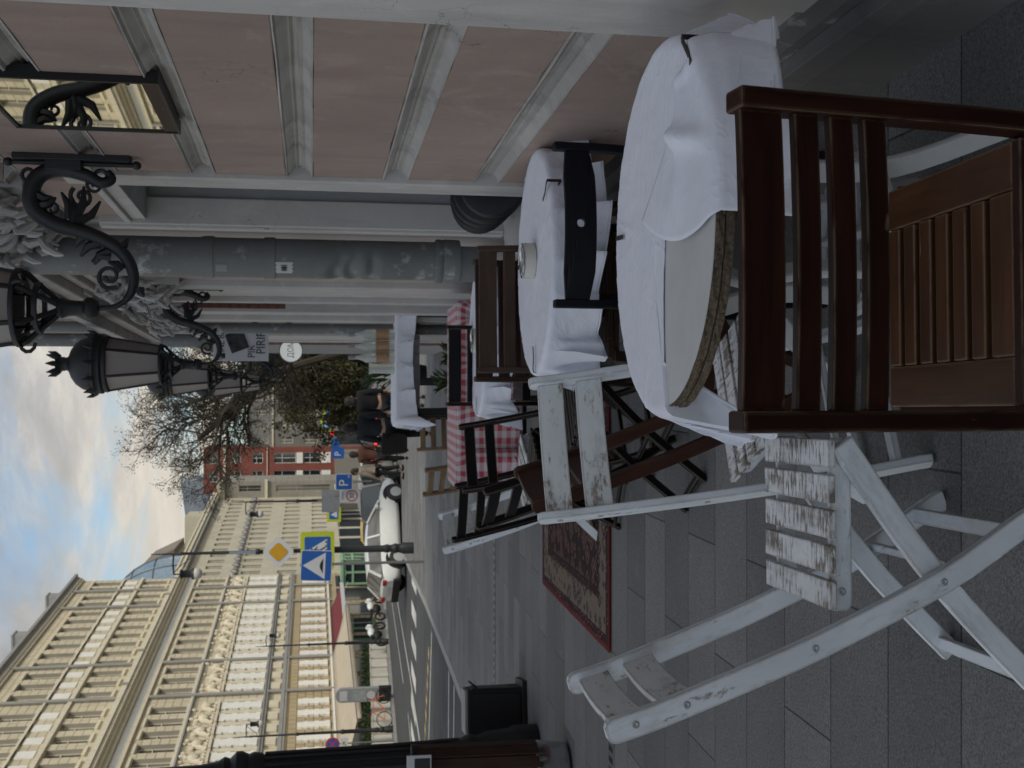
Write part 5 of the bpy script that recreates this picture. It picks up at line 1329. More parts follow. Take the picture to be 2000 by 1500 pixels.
# signs on the lamp
def sign_plate(e, name, poly, t, mat, y, M=None, border=None):
    m = MB(); m.prism(poly, 0, t, (M or Matrix())); return m.build(name, mat, e)
def rnd_rect(w, h, r=.05, n=4):
    P = []
    for cx, cy, a0 in ((w/2-r,h/2-r,0),(-w/2+r,h/2-r,PI/2),(-w/2+r,-h/2+r,PI),(w/2-r,-h/2+r,1.5*PI)):
        for k in range(n+1): P.append((cx+r*math.cos(a0+PI/2*k/n), cy+r*math.sin(a0+PI/2*k/n)))
    return P
e = empty('priority_road_sign', (-4.31, 29.52, 2.27), 0, 'yellow diamond road sign with a pale border on the lamp post', 'road sign')
def dia(r): return [(r*math.cos(a+PI/4*0), r*math.sin(a)) for a in (0,PI/2,PI,1.5*PI)]
def diar(r, c=.05): return chaikin(dia(r), 1) if False else [(r-c,c),(c,r-c),(-c,r-c),(-r+c,c),(-r+c,-c),(-c,-r+c),(c,-r+c),(r-c,-c)]
sign_plate(e, 'border', diar(.43,.05), .015, MAT['signwhite'], 0, FACE); sign_plate(e, 'yellow_field', diar(.265,.035), .012, MAT['signyellow'], 0, FACE @ Matrix.Translation((0,0,.012)))
e = empty('crossing_sign', (-4.30, 29.50, 1.28), 0, 'pedestrian crossing sign on a lime green board, half hidden by the bump sign', 'road sign')
sign_plate(e, 'lime_board', rnd_rect(.98,.86,.05), .015, MAT['signlime'], 0, FACE); sign_plate(e, 'blue_field', rnd_rect(.72,.66,.03), .010, MAT['signblue'], 0, FACE @ Matrix.Translation((.0,0,.010)))
sign_plate(e, 'white_triangle', [(-.30,-.24),(.30,-.24),(.0,.27)], .006, MAT['signwhite'], 0, FACE @ Matrix.Translation((0,0,.018)))
m = MB(); Mf = FACE @ Matrix.Translation((0,0,.022))
for a, b, w_ in (((.02,.10),(.0,-.04),.06),((.0,-.04),(.09,-.20),.035),((.0,-.04),(-.09,-.20),.035),((.02,.08),(.10,.0),.028),((.02,.08),(-.08,.0),.028)):
    p, q = V(*a,0), V(*b,0); d = (q-p).normalized(); n_ = V(-d.y,d.x,0)*w_/2; m.prism([(x.x,x.y) for x in (p-n_,q-n_,q+n_,p+n_)], 0, .004, Mf)
m.prism([(.03+.035*math.cos(k*PI/5), .15+.035*math.sin(k*PI/5)) for k in range(10)], 0, .004, Mf)
for k in range(5): m.prism([(-.24+.11*k,-.235),(-.18+.11*k,-.235),(-.16+.10*k,-.20),(-.21+.10*k,-.20)], 0, .003, Mf)
m.build('walking_figure', MAT['signblack'], e)
e = empty('speed_bump_sign', (-3.95, 24.87, gz(24.87)), 0, 'blue square sign with a white triangle and black hump on a thin grey pole', 'road sign')
m = MB(); m.tube([(.02,.03,0),(.02,.03,2.7)], .032, 10); m.build('pole', MAT['steel'], e)
T = Matrix.Translation((0,0,2.345)) @ Matrix.Rotation(.05, 4, 'Y') @ FACE
sign_plate(e, 'white_edge', rnd_rect(.67,.67,.03), .012, MAT['signwhite'], 0, T); sign_plate(e, 'blue_field', rnd_rect(.64,.64,.03), .008, MAT['signblue'], 0, T @ Matrix.Translation((0,0,.008)))
sign_plate(e, 'white_triangle', [(-.29,-.19),(.29,-.19),(0,.29)], .005, MAT['signwhite'], 0, T @ Matrix.Translation((0,0,.0145)))
sign_plate(e, 'hump', [(-.17+.34*i/14, -.145+.075*math.sin(PI*i/14)**1.3) for i in range(15)], .004, MAT['signblack'], 0, T @ Matrix.Translation((0,0,.018)))
# parking and speed signs farther on
def pole_sign(name, x, y, h, label, zc=None):
    e = empty(name, (x, y, gz(y)), 0, label, 'road sign'); m = MB(); m.tube([(0,.03,0),(0,.03,h)], .035, 8); m.build('pole', MAT['steel'], e); return e
e = pole_sign('parking_sign', -3.44, 40, 2.3, 'blue parking sign with a white letter P beyond the white car')
zc = .32-gz(40); T = Matrix.Translation((0,0,zc)) @ FACE
sign_plate(e, 'white_edge', rnd_rect(.58,.60,.05), .012, MAT['signwhite'], 0, T); sign_plate(e, 'blue_field', rnd_rect(.53,.55,.04), .008, MAT['signblue'], 0, T @ Matrix.Translation((0,0,.008)))
text_mesh('letter', 'P', .46, MAT['signwhite'], e, T @ Matrix.Translation((-.04,0,.019)), .003); text_mesh('small_arrow', '↗', .18, MAT['signwhite'], e, T @ Matrix.Translation((.18,-.17,.019)), .003)
e = pole_sign('speed_limit_sign', -3.95, 40.2, 2.3, 'white plate with a red ring and the number 30 beside the parking sign')
zc = .10-gz(40.2); T = Matrix.Translation((0,0,zc)) @ FACE
sign_plate(e, 'plate', rnd_rect(.48,.74,.03), .012, MAT['signwhite'], 0, T)
m = MB(); m.lathe([(.165,.012),(.205,.012),(.205,.018),(.165,.018),(.165,.012)], 28, T @ Matrix.Translation((0,-.06,0))); m.build('red_ring', MAT['signred'], e)
text_mesh('number', '30', .22, MAT['signblack'], e, T @ Matrix.Translation((0,-.06,.016)), .003); text_mesh('caption', 'ЗОНА', .10, MAT['signblack'], e, T @ Matrix.Translation((0,.26,.016)), .003)
e = pole_sign('grey_sign_back', -4.15, 40.5, 2.9, 'grey back of a square sign above the speed limit plate'); zc = .78-gz(40.5)
sign_plate(e, 'plate', rnd_rect(.80,.62,.03), .012, MAT['signgrey'], 0, Matrix.Translation((0,0,zc)) @ FACE)
e = pole_sign('parking_sign', -3.75, 62, 2.9, 'second blue parking sign farther down the street'); zc = .05-gz(62); T = Matrix.Translation((0,0,zc)) @ FACE
sign_plate(e, 'blue_field', rnd_rect(.62,.66,.04), .010, MAT['signblue'], 0, T); text_mesh('letter', 'P', .48, MAT['signwhite'], e, T @ Matrix.Translation((-.05,0,.012)), .003)
m = MB(); m.box((.55,0,zc+.13), (.5,.02,.40)); m.build('extra_plate', MAT['signblue'], e)
for x, y, z, lb in ((-6.87, 60, .31, 'lime bordered crossing sign far off beyond the white car'), (-2.62, 72, .55, 'lime bordered crossing sign beside the red traffic light'), (-1.35, 55, .55, 'lime bordered crossing sign under the olive tree')):
    e = pole_sign('crossing_sign', x, y, z-gz(y)+.4, lb); T = Matrix.Translation((0,0,z-gz(y))) @ FACE
    sign_plate(e, 'lime_board', rnd_rect(.78,.74,.04), .012, MAT['signlime'], 0, T); sign_plate(e, 'blue_field', rnd_rect(.50,.48,.03), .008, MAT['signblue'], 0, T @ Matrix.Translation((0,0,.008))); sign_plate(e, 'white_triangle', [(-.18,-.17),(.18,-.17),(0,.18)], .004, MAT['signwhite'], 0, T @ Matrix.Translation((0,0,.015)))
e = empty('traffic_light', (-3.23, 75, gz(75)), 0, 'distant traffic light showing red', 'traffic light')
m = MB(); m.tube([(0,0,0),(0,0,3.4)], .06, 8); m.build('pole', MAT['black'], e); m = MB(); m.box((0,-.1,3.0), (.34,.24,.95)); m.build('housing', MAT['black'], e, .02)
m = MB(); m.ball((0,-.22,.11-gz(75)), .15, 12, 8); m.build('red_lens', MAT['redlamp'], e)
e = pole_sign('no_stopping_sign', -14.85, 47, 2.75, 'round blue no stopping sign with a red cross, across the road'); zc = .60-gz(47); T = Matrix.Translation((0,0,zc)) @ FACE
m = MB(); m.lathe([(0,0),(.29,0),(.29,.012),(0,.012)], 28, T); m.build('red_rim', MAT['signred'], e); m = MB(); m.lathe([(0,.012),(.23,.012),(.23,.018),(0,.018)], 28, T); m.build('blue_disc', MAT['signblue'], e)
m = MB()
for a in (PI/4, -PI/4): m.prism([(x*math.cos(a)-y*math.sin(a), x*math.sin(a)+y*math.cos(a)) for x, y in ((-.24,-.025),(.24,-.025),(.24,.025),(-.24,.025))], .018, .022+.001*(a > 0), T)
m.build('red_cross', MAT['signred'], e); m = MB(); m.box((0,.0,zc-.48), (.50,.015,.30)); m.build('lower_plate', MAT['signwhite'], e); text_mesh('arrow', '↗', .26, MAT['signblack'], e, Matrix.Translation((0,-.012,zc-.48)) @ FACE, .003)

# big lamp post, pedestal and bin at the kerb near the camera
e = empty('lamp_post', ground(-2.985, 8.8), 0, 'thick black iron lamp post cut by the photo edge at the near kerb', 'lamp post')
m = MB(); m.lathe([(0,0),(.27,0),(.27,.18),(.25,.22),(.235,.40),(.205,.48),(.215,.52),(.215,.56),(.19,.62),(.175,.72),(.165,1.05),(.160,1.60),(.150,2.12),(.165,2.15),(.175,2.20),(.160,2.24),(.185,2.29),(.185,2.33),(.135,2.38),(.150,2.42),(.12,2.47),(.10,2.6),(.075,5.5),(0,5.5)], 28); m.build('post', MAT['iron'], e)
m = MB()
for k in range(16):
    a = k*PI/8; m.tube([(math.cos(a)*.182, math.sin(a)*.182, .62),(math.cos(a)*.168, math.sin(a)*.168, 1.1),(math.cos(a)*.156, math.sin(a)*.156, 2.12)], .014, 6)
m.build('flutes', MAT['iron'], e)
e = stand('power_pedestal', -2.80, 9.55, .18, 'squat black box with a grey sloped top at the foot of the iron post', 'power box')
m = MB(); m.prism([(-.20,0),(.20,0),(.185,.50),(-.185,.50)], -.19, .19, Matrix(((1,0,0,0),(0,0,1,0),(0,1,0,0),(0,0,0,1)))); m.build('case', MAT['black'], e, .01)
m = MB(); m.box((0,0,.512), (.36,.36,.024)); m.build('top', MAT['stonebox'], e, .004); m = MB(); m.box((0.19,0,.26),(.012,.30,.40)); m.box((0,-.196,.26),(.30,.012,.40)); m.build('panel', MAT['signblack'], e)
m = MB(); m.tube(smooth_path([(.20,-.12,.42),(.235,-.08,.46),(.24,0,.47),(.235,.08,.46),(.20,.12,.42)], 4), .009, 6); m.build('handle', MAT['black'], e)
m = MB(); m.box((0,0,.02), (.50,.46,.04)); m.build('foot', MAT['black'], e, .006)
e = stand('litter_bin', -2.62, 7.45, 0, 'brown slatted bin with a steel foot and a white notice, at the photo edge', 'litter bin')
m = MB()
for k in range(14):
    a = 2*PI*k/14; m.box((math.cos(a)*.20, math.sin(a)*.20, .62), (.082,.018,.80), Matrix.Rotation(a+PI/2, 3, 'Z'))
m.build('slats', MAT['midwood'], e, .004); m = MB(); m.lathe([(0,.02),(.19,.02),(.21,.22),(.205,.24),(0,.24)], 24); m.build('steel_foot', MAT['chrome'], e); m = MB(); m.lathe([(0,.23),(.185,.23),(.185,1.0),(0,1.0)], 24); m.build('liner', MAT['black'], e)
m = MB(); m.lathe([(.17,1.02),(.215,1.02),(.215,1.06),(.17,1.06),(.17,1.02)], 24); m.build('rim', MAT['black'], e); m = MB(); m.box((.13,-.20,1.02), (.17,.012,.16)); n_ = m.build('notice', MAT['signwhite'], e, .004); m = MB(); m.box((.14,-.208,1.0), (.11,.004,.10)); m.build('notice_print', MAT['signblack'], n_)

# ================================================================== across the road
def left_place(name, s, out, label, cat, group=None, h=0):
    e = bpy.data.objects.new(name, None); COL.objects.link(e); Mx = FROOT @ Matrix.Translation((out, st(s), 0)); Mx.translation.z = gz(Mx.translation.y)+h
    e.matrix_basis = Mx; return tag(e, label, cat, group)
def awning(name, s0, s1, z0, z1, out, mat, label, frame=True):
    e = bpy.data.objects.new(name, None); COL.objects.link(e); e.matrix_basis = FROOT.copy(); tag(e, label, 'awning')
    m = MB(); P = []
    for i in range(15):
        y = st(s0+(s1-s0)*i/14); P.append([V(.12+(out-.12)*t, y, z0+(z1-z0)*t-.06*math.sin(PI*t)) for t in (0,.25,.5,.75,1)] + [V(out+.01, y, z1-.20-.03*abs(math.sin(i*1.9)))])
    m.grid(P); o = m.build('canvas', mat, e); solidify(o, .02)
    m = MB(); m.bar((out, st(s0), z1+.02), (out, st(s1), z1+.02), .05, .05)
    for s_ in (s0, s1): m.bar((out, st(s_), z1), (.12, st(s_), z1+.1), .04, .04)
    for k in range(3):
        y = st(s0+(s1-s0)*(k+.1)/2.3); m.bar((out-.1, y, z1-.05), (out-.1, y, gz(58)+.1), .05, .05)
    m.build('awning_frame', MAT['steel'], e); return e
awning('awning', -5.5, 13.5, .18, -.62, 3.3, MAT['awnbeige'], 'long beige canvas awning over the terrace across the road')
awning('awning', 14.2, 24, .10, -.55, 1.9, MAT['awnred'], 'maroon awning with a pale stripe beside the beige one')
m = MB(); m.box((0,0,0), (.03, 9.4, .26)); o = m.build('fascia_board', MAT['signwhite']); o.matrix_basis = FROOT @ Matrix.Translation((2.05, st(19.1), -.62)); tag(o, 'pale strip sign along the front of the maroon awning', 'sign')
e = left_place('green_kiosk', 27.8, 2.2, 'green framed shop porch with glass panes across the road', 'kiosk')
m = MB()
for y in (-1.7,-.55,.6,1.7): m.box((.85, y, 1.35), (.14,.14,2.7))
for x in (-.85, 0, .85): m.box((x,-1.7,1.35), (.14,.14,2.7))
for z in (.5, 2.0, 2.62): m.box((.85,0,z), (.12,3.5,.16)); m.box((0,-1.7,z), (1.7,.12,.16))
m.box((0,0,2.78), (2.0,3.8,.18)); m.box((.86,0,.25), (.08,3.4,.5)); m.box((0,-1.71,.25), (1.7,.08,.5)); m.build('frame', MAT['green'], e)
m = MB(); m.box((.82,0,1.4), (.03,3.4,2.2)); m.box((0,-1.66,1.4), (1.6,.03,2.2)); m.build('glass', MAT['darkglass'], e)
sg = left_place('projecting_sign', 24.5, .6, 'small white sign on a slanting arm above the green porch', 'sign', None, 2.55); m = MB(); m.bar((0,0,.25),(1.3,0,-.25),.10,.06); m.build('arm', MAT['signwhite'], sg)
bxp = None
for i in range(11):
    y = 47.2+1.45*i; lx = -18.6+.081*y-.85
    if bxp is None:
        bxp = empty('planter_box', (0,0,0), 0, 'pale planter box in the row along the far kerb', 'planter', 'pale planter boxes along the far kerb')
        m = MB(); m.box((0,0,.42), (.45,1.15,.84)); m.build('box', MAT['wallwhite'], bxp, .02); m = MB(); m.box((0,0,.86),(.50,1.2,.05)); m.build('rim', MAT['wallwhite'], bxp)
        rnd = random.Random(3); m = MB()
        for k in range(90):
            c = V((rnd.random()-.5)*.4, (rnd.random()-.5)*1.0, .9+rnd.random()*.40); d = V(rnd.random()-.5, rnd.random()-.5, rnd.random()).normalized()*.13; q = d.cross(V(rnd.random(),rnd.random(),.3)).normalized()*.05
            m.add([c-q, c+d, c+q, c-d*.3], [(0,1,2,3)])
        m.build('plants', MAT['leaf'], bxp); o = bxp
    else: o = copy_tree(bxp)
    put(o, (lx, y, gz(y)), -.08)
e = empty('info_stele', (-14.05, 51.4, gz(51.4)), -.2, 'grey white rounded information column on a black foot across the road', 'information column')
m = MB(); m.prism([(-.33,.55),(.33,.55),(.33,2.25)] + [(.33*math.cos(a), 2.25+.33*math.sin(a)*.75) for a in [k*PI/8 for k in range(1,8)]] + [(-.33,2.25)], -.09, .09, Matrix(((1,0,0,0),(0,0,1,0),(0,1,0,0),(0,0,0,1)))); m.build('panel', MAT['signgrey'], e)
m = MB(); m.box((0,0,.28), (.68,.24,.56)); m.build('foot', MAT['black'], e)
m = MB(); m.box((0,-.095,1.45), (.50,.006,.62)); m.build('map', plain('map_print', (.30,.33,.34), .6, var=.5, vs=22), e); m = MB(); m.lathe([(0,.092),(.19,.092),(.19,.098),(0,.098)], 24, Matrix.Translation((0,0,.92)) @ FACE); m.build('round_badge', MAT['signwhite'], e)
m = MB(); m.box((0,-.095,2.15), (.48,.006,.34)); m.build('header', MAT['signwhite'], e)
# bicycle
e = empty('bicycle', (-14.35, 50.2, gz(50.2)), .5, 'orange framed bicycle leaning by the street lamp across the road', 'bicycle')
for x in (-.52, .52):
    m = MB(); m.tube([(x+.335*math.cos(t), 0, .345+.335*math.sin(t)) for t in [k*2*PI/28 for k in range(29)]], .022, 8, caps=False); w_ = m.build('wheel', MAT['rubber'], e)
    m = MB()
    for k in range(12): m.tube([(x,0,.345),(x+.32*math.cos(k*PI/6),0,.345+.32*math.sin(k*PI/6))], .003, 4)
    m.build('spokes', MAT['chrome'], w_)
m = MB()
for a, b in (((-.52,.345),(-.05,.345)),((-.52,.345),(-.18,.85)),((-.05,.345),(-.18,.85)),((-.18,.78),(.38,.85)),((-.05,.345),(.38,.78)),((.38,.92),(.52,.345))): m.tube([(a[0],0,a[1]),(b[0],0,b[1])], .022, 8)
m.build('frame', plain('orange_paint', (.55,.12,.03), .4), e); m = MB(); m.box((-.20,0,.93), (.26,.14,.06)); m.build('saddle', MAT['black'], e, .02); m = MB(); m.tube([(.38,0,.92),(.40,0,1.05)], .016, 6); m.tube([(.34,-.28,1.05),(.42,-.1,1.06),(.42,.1,1.06),(.34,.28,1.05)], .015, 6); m.build('handlebar', MAT['black'], e)
def motorbike(x, y, rz, label):
    e = empty('motorcycle', (x, y, gz(y)-.0), rz, label, 'motorcycle', 'motorcycles parked by the maroon awning')
    for xx in (-.68, .68):
        m = MB(); m.tube([(xx+.26*math.cos(t), 0, .31+.26*math.sin(t)) for t in [k*2*PI/22 for k in range(23)]], .06, 8, caps=False); m.build('wheel', MAT['rubber'], e)
    m = MB(); m.ball((.15,0,.80), .27, 12, 8, 0, (1.2,.6,.75)); m.ball((.55,0,.88), .20, 10, 7, 0, (.9,.9,1.1)); m.build('fairing', MAT['carwhite'], e)
    m = MB(); m.ball((-.45,0,.80), .25, 12, 8, 0, (1.5,.6,.40)); m.ball((-.05,0,.48), .28, 10, 7, 0, (1.2,.6,.9)); m.bar((.60,0,.85),(.70,0,.31),.06,.06); m.bar((-.2,0,.4),(-.68,0,.31),.08,.08); m.tube([(.42,-.33,1.08),(.5,0,1.02),(.42,.33,1.08)], .02, 6); m.build('body', MAT['black'], e)
    return e
motorbike(-13.35, 60.5, 1.1, 'black and white motorcycle nearer the street lamp'); motorbike(-12.75, 64.5, 1.0, 'black and white motorcycle nearer the green porch')

# ================================================================== vehicles
def car(name, label, paint_, loc, rz, L=4.2, Wd=1.75, H=1.48, tail=True, head=False, kind='hatch'):
    """x forward; lofted body, glazed cabin, wheels, lamps"""
    e = empty(name, loc, rz, label, 'car'); hl = L/2; hw = Wd/2
    xs = [-hl,-hl+.10,-hl*.75,-hl*.3,0,hl*.35,hl*.62,hl*.85,hl-.10,hl]
    belt_ = [.80,.90,.95,.95,.94,.92,.86,.78,.68,.55]; low = [.42,.26,.20,.18,.18,.18,.20,.24,.30,.42]; wd = [.80,.92,.98,1,1,1,.98,.94,.86,.74]
    m = MB(); P = []
    for x, b, l, w_ in zip(xs, belt_, low, wd):
        y = hw*w_; P.append([V(x,-y*.92,l), V(x,-y,l+.16), V(x,-y,(l+b)/2+.05), V(x,-y*.95,b-.05), V(x,-y*.80,b+.015), V(x,0,b+.03), V(x,y*.80,b+.015), V(x,y*.95,b-.05), V(x,y,(l+b)/2+.05), V(x,y,l+.16), V(x,y*.92,l), V(x,0,l-.02)])
    m.grid(P, True); m.add(P[0], [tuple(range(12))]); m.add(P[-1], [tuple(range(12))]); body = m.build('body', paint_, e); s = body.modifiers.new('round', 'SUBSURF'); s.levels = s.render_levels = 1
    cx = [-hl+.12,-hl+.48,-hl*.20,hl*.12,hl*.50] if kind != 'sedan' else [-hl*.78,-hl*.45,-hl*.10,hl*.15,hl*.55]
    cz = [.90,H-.06,H,H-.05,.90]; cw = [.78,.66,.66,.64,.74]
    m = MB(); P = []
    for x, z, w_ in zip(cx, cz, cw): P.append([V(x,-hw*.90,.90), V(x,-hw*w_*1.06,z-.06 if z > .95 else .91), V(x,-hw*w_*.8,z+.0), V(x,hw*w_*.8,z+.0), V(x,hw*w_*1.06,z-.06 if z > .95 else .91), V(x,hw*.90,.90)])
    m.grid(P, False); m.add(P[0], [tuple(range(6))]); m.add(P[-1], [tuple(range(6))]); m.build('windows', MAT['darkglass'], e)
    m = MB(); Q = []
    for x, z, w_ in list(zip(cx, cz, cw))[1:4]: Q.append([V(x,-hw*w_*1.075,z-.075), V(x,-hw*w_*.82,z+.012), V(x,0,z+.03), V(x,hw*w_*.82,z+.012), V(x,hw*w_*1.075,z-.075)])
    m.grid(Q)
    for sgn in (-1, 1):
        for i, j in ((0,1),(3,4)): m.bar((cx[i], sgn*hw*(cw[i] if i in (1,2,3) else .90), cz[i]+.0), (cx[j], sgn*hw*(cw[j] if j in (1,2,3) else .90), cz[j]+.0), .07, .06)
        m.bar((cx[2]+.05, sgn*hw*.92, .9), (cx[2]+.05, sgn*hw*.70, H-.05), .07, .05)
    m.build('roof', paint_, e)
    for x in (-hl*.62, hl*.62):
        for sgn in (-1, 1):
            m = MB(); Mw = Matrix.Translation((x, sgn*(hw-.02), .31)) @ Matrix.Rotation(PI/2, 4, 'X'); m.lathe([(0,-.11),(.24,-.11),(.31,-.09),(.32,0),(.31,.09),(.24,.11),(0,.11)], 20, Mw); w2 = m.build('wheel', MAT['rubber'], e)
            m = MB(); m.lathe([(0,-.115),(.17,-.115),(.19,-.112),(.19,.112),(.17,.115),(0,.115)], 14, Mw); m.build('rim', MAT['bolt'], w2)
            m = MB(); m.lathe([(0,-.03),(.385,-.03),(.385,.03),(0,.03)], 20, Matrix.Translation((x, sgn*(hw-.055), .36)) @ Matrix.Rotation(PI/2, 4, 'X')); m.build('wheel_arch', MAT['black'], e)
    for sgn in (-1, 1):
        m = MB(); m.box((-hl-.005, sgn*hw*.66, .80), (.07,.30,.13)); m.build('tail_light', MAT['redlamp'] if tail else MAT['signred'], e, .02)
        m = MB(); m.box((hl-.05, sgn*hw*.62, .60), (.08,.30,.12)); m.build('headlight', MAT['whitelamp'] if head else MAT['bolt'], e, .02)
        m = MB(); m.box((hl*.33, sgn*(hw+.06), .98), (.10,.16,.12)); m.build('door_mirror', paint_, e, .03)
    for q in (((-hl+.01,0,.40), (.10,Wd*.86,.24)), ((hl-.03,0,.36), (.10,Wd*.76,.22))):
        m = MB(); m.box(*q); m.build('bumper', MAT['black'], e, .03)
    m = MB(); m.box((-hl-.02,0,.66), (.03,.50,.11)); m.build('number_plate', MAT['signwhite'], e)
    return e
car('parked_car', 'white hatchback turning across the road behind the lamp post', MAT['carwhite'], (-5.25, 38.6, gz(38.6)-.12), math.radians(38), 4.05, 1.75, 1.36, False, False)
car('grey_car', 'grey car partly hidden behind the strolling people', MAT['cargrey'], (-3.9, 41.5, gz(41.5)-.12), math.radians(80), 4.4, 1.8, 1.6, False)
car('taxi', 'yellow car with lit brake lights beyond the white hatchback', MAT['caryellow'], (-6.6, 52, gz(52)-.12), math.radians(95), 4.3, 1.78, 1.5)
for i, (x, y, a, mt, lb) in enumerate(((-2.6,62,92,'cardark','dark car braking near the red traffic light'),(-3.4,84,93,'cargrey','small grey car far down the street'),(-5.6,74,92,'carwhite','far white car among the traffic'),(-8.9,70,94,'cardark','dark car braking in the left lane'),(-1.5,96,92,'cardark','most distant dark car under the olive tree'))):
    car('distant_car', lb, MAT[mt], (x, y, gz(y)-.12), math.radians(a), 4.3, 1.78, 1.5)

# ================================================================== people
def skin_body(name, verts, edges, radii, mat, parent, lv=1):
    me = bpy.data.meshes.new(name); me.from_pydata(verts, edges, []); o = bpy.data.objects.new(name, me); COL.objects.link(o); o.parent = parent
    me.materials.append(mat)
    sk = o.modifiers.new('skin', 'SKIN'); sk.use_smooth_shade = True
    for i, r in enumerate(radii):
        v = me.skin_vertices[0].data[i]; v.radius = r if isinstance(r, tuple) else (r, r); v.use_root = (i == 0)
    ss = o.modifiers.new('sub', 'SUBSURF'); ss.levels = ss.render_levels = lv
    return o
def person(label, loc, rz, H=1.66, coat='cloth_dark', legs='trousers', hair='hair', stride=.20, arms=(.1,-.1), bag=None, coatlen=0):
    e = empty('person', loc, rz, label, 'person'); k = H/1.68
    S = lambda *p: tuple(c*k for c in p)
    # one continuous body: pelvis, spine, neck, head, arms and legs (y is the walking direction)
    v = [S(0,0,.92),S(0,.01,1.10),S(0,.02,1.28),S(0,.015,1.40),S(0,.03,1.49),S(0,.05,1.58),
         S(-.10,0,.86),S(-.11,stride*.55,.48),S(-.11,stride*.6,.09),S(-.11,stride*.6+.14,.045),
         S(.10,0,.86),S(.11,-stride*.2,.48),S(.11,-stride*1.0,.12),S(.11,-stride*1.0+.12,.05),
         S(-.17,.01,1.38),S(-.235,arms[0]*.5,1.12),S(-.23,arms[0]+.08,.88),S(-.225,arms[0]+.11,.80),
         S(.17,.01,1.38),S(.235,arms[1]*.5,1.12),S(.23,arms[1]+.06,.88),S(.225,arms[1]+.09,.80)]
    ed = [(0,1),(1,2),(2,3),(3,4),(4,5),(0,6),(6,7),(7,8),(8,9),(0,10),(10,11),(11,12),(12,13),(3,14),(14,15),(15,16),(16,17),(3,18),(18,19),(19,20),(20,21)]
    rd = [(.16,.115),(.15,.11),(.17,.12),(.11,.09),.055,(.085,.105),.095,.068,.045,(.045,.035),.095,.068,.045,(.045,.035),.070,.050,.036,.030,.070,.050,.036,.030]
    rd = [tuple(c*k for c in r) if isinstance(r, tuple) else r*k for r in rd]
    skin_body('body', v, ed, rd, MAT['skin'], e)
    # clothing follows the body
    g = 1.12
    jv = [0,1,2,3,14,15,16,18,19,20]; mp = {a: i for i, a in enumerate(jv)}
    vv = [v[i] for i in jv] + [S(0,.03,1.455)]
    if coatlen: vv[0] = S(0,0,.92)
    ee = [(mp[a], mp[b]) for a, b in ed if a in mp and b in mp] + [(mp[3], len(vv)-1)]
    rr = [rd[i] for i in jv] + [.07*k]; rr = [tuple(c*g+.012 for c in r) if isinstance(r, tuple) else r*g+.012 for r in rr]
    if coatlen: vv.append(S(0,0,.92-coatlen)); ee.append((0, len(vv)-1)); rr.append((.20*k,.16*k))
    skin_body('jacket', vv, ee, rr, MAT[coat], e)
    tv = [0,6,7,8,10,11,12]; mp = {a: i for i, a in enumerate(tv)}
    skin_body('trousers', [v[i] for i in tv], [(mp[a], mp[b]) for a, b in ed if a in mp and b in mp], [tuple(c*1.08 for c in rd[i]) if isinstance(rd[i], tuple) else rd[i]*1.13+.008 for i in tv], MAT[legs], e)
    m = MB(); m.ball(S(0,.035,1.605), .108*k, 14, 10, 0, (.95,1.08,1.10)); m.ball(S(0,-.02,1.53), .085*k, 12, 8, 0, (1.05,.8,1.3)); m.build('hair', MAT[hair], e)
    m = MB(); m.ball(S(0,.105,1.565), .062*k, 12, 8, 0, (1.05,.75,1.35)); m.ball(S(0,.155,1.56), .016*k, 8, 6, 0, (.8,1,1.4))
    for sx in (-1,1): m.ball(S(sx*.098,.04,1.57), .022*k, 8, 6, 0, (.5,.8,1.3))
    m.build('face', MAT['skin'], e)
    for sx, i in ((-1, 9), (1, 13)):
        m = MB(); p = V(*v[i]); m.ball((p.x, p.y-.05, p.z-.005), .075*k, 10, 7, 0, (.65,1.75,.62)); m.build('shoe', MAT['black'], e)
    # hands with curled fingers
    for sx, i in ((-1, 17), (1, 21)):
        p = V(*v[i]); hv = [tuple(p), tuple(p+V(0,.015,-.05))]; he = [(0,1)]; hr = [.026*k,.030*k]
        for f in range(4):
            b = p+V(sx*.0, .026-.017*f, -.075); q = b+V(-sx*.006,.008,-.030-.004*(f in (1,2))); t_ = q+V(-sx*.016,.002,-.018); n0 = len(hv); hv += [tuple(b), tuple(q), tuple(t_)]; he += [(1,n0),(n0,n0+1),(n0+1,n0+2)]; hr += [.0095*k,.0085*k,.007*k]
        b = p+V(-sx*.012,.036,-.035); q = b+V(-sx*.012,.018,-.028); n0 = len(hv); hv += [tuple(b), tuple(q)]; he += [(0,n0),(n0,n0+1)]; hr += [.010*k,.008*k]
        skin_body('hand', hv, he, hr, MAT['skin'], e)
    return e
person('person in a dark navy jacket walking away, dark bag at the left hip', (-.82, 21.4, gz(21.4)), .12, 1.68, stride=.22)
bg_ = empty('shoulder_bag', (-1.13, 21.35, gz(21.35)+.52), .2, 'big dark brown shoulder bag hanging beside the navy jacket', 'bag')
m = MB(); m.prism([(-.17,.02),(-.14,0),(.15,0),(.18,.03),(.23,.44),(.20,.47),(-.20,.50),(-.23,.46)], -.09, .09, FACE); m.build('bag_body', MAT['bag'], bg_, .02); m = MB(); m.tube(smooth_path([(-.16,0,.46),(-.05,0,.80),(.16,.0,.92),(.18,0,.46)], 5), .014, 6); m.build('strap', MAT['bag'], bg_)
person('person in dark clothes walking just right of the navy jacket', (-.38, 24.6, gz(24.6)), -.1, 1.70, 'trousers', stride=.16)
person('person in a brown coat farther off, left of the navy jacket', (-2.05, 33, gz(33)), .1, 1.68, 'browncoat', stride=.18, coatlen=.25)
person('person in a beige coat standing by the grey car', (-2.75, 36, gz(36)), 1.2, 1.66, 'greycoat', stride=.1, coatlen=.2)
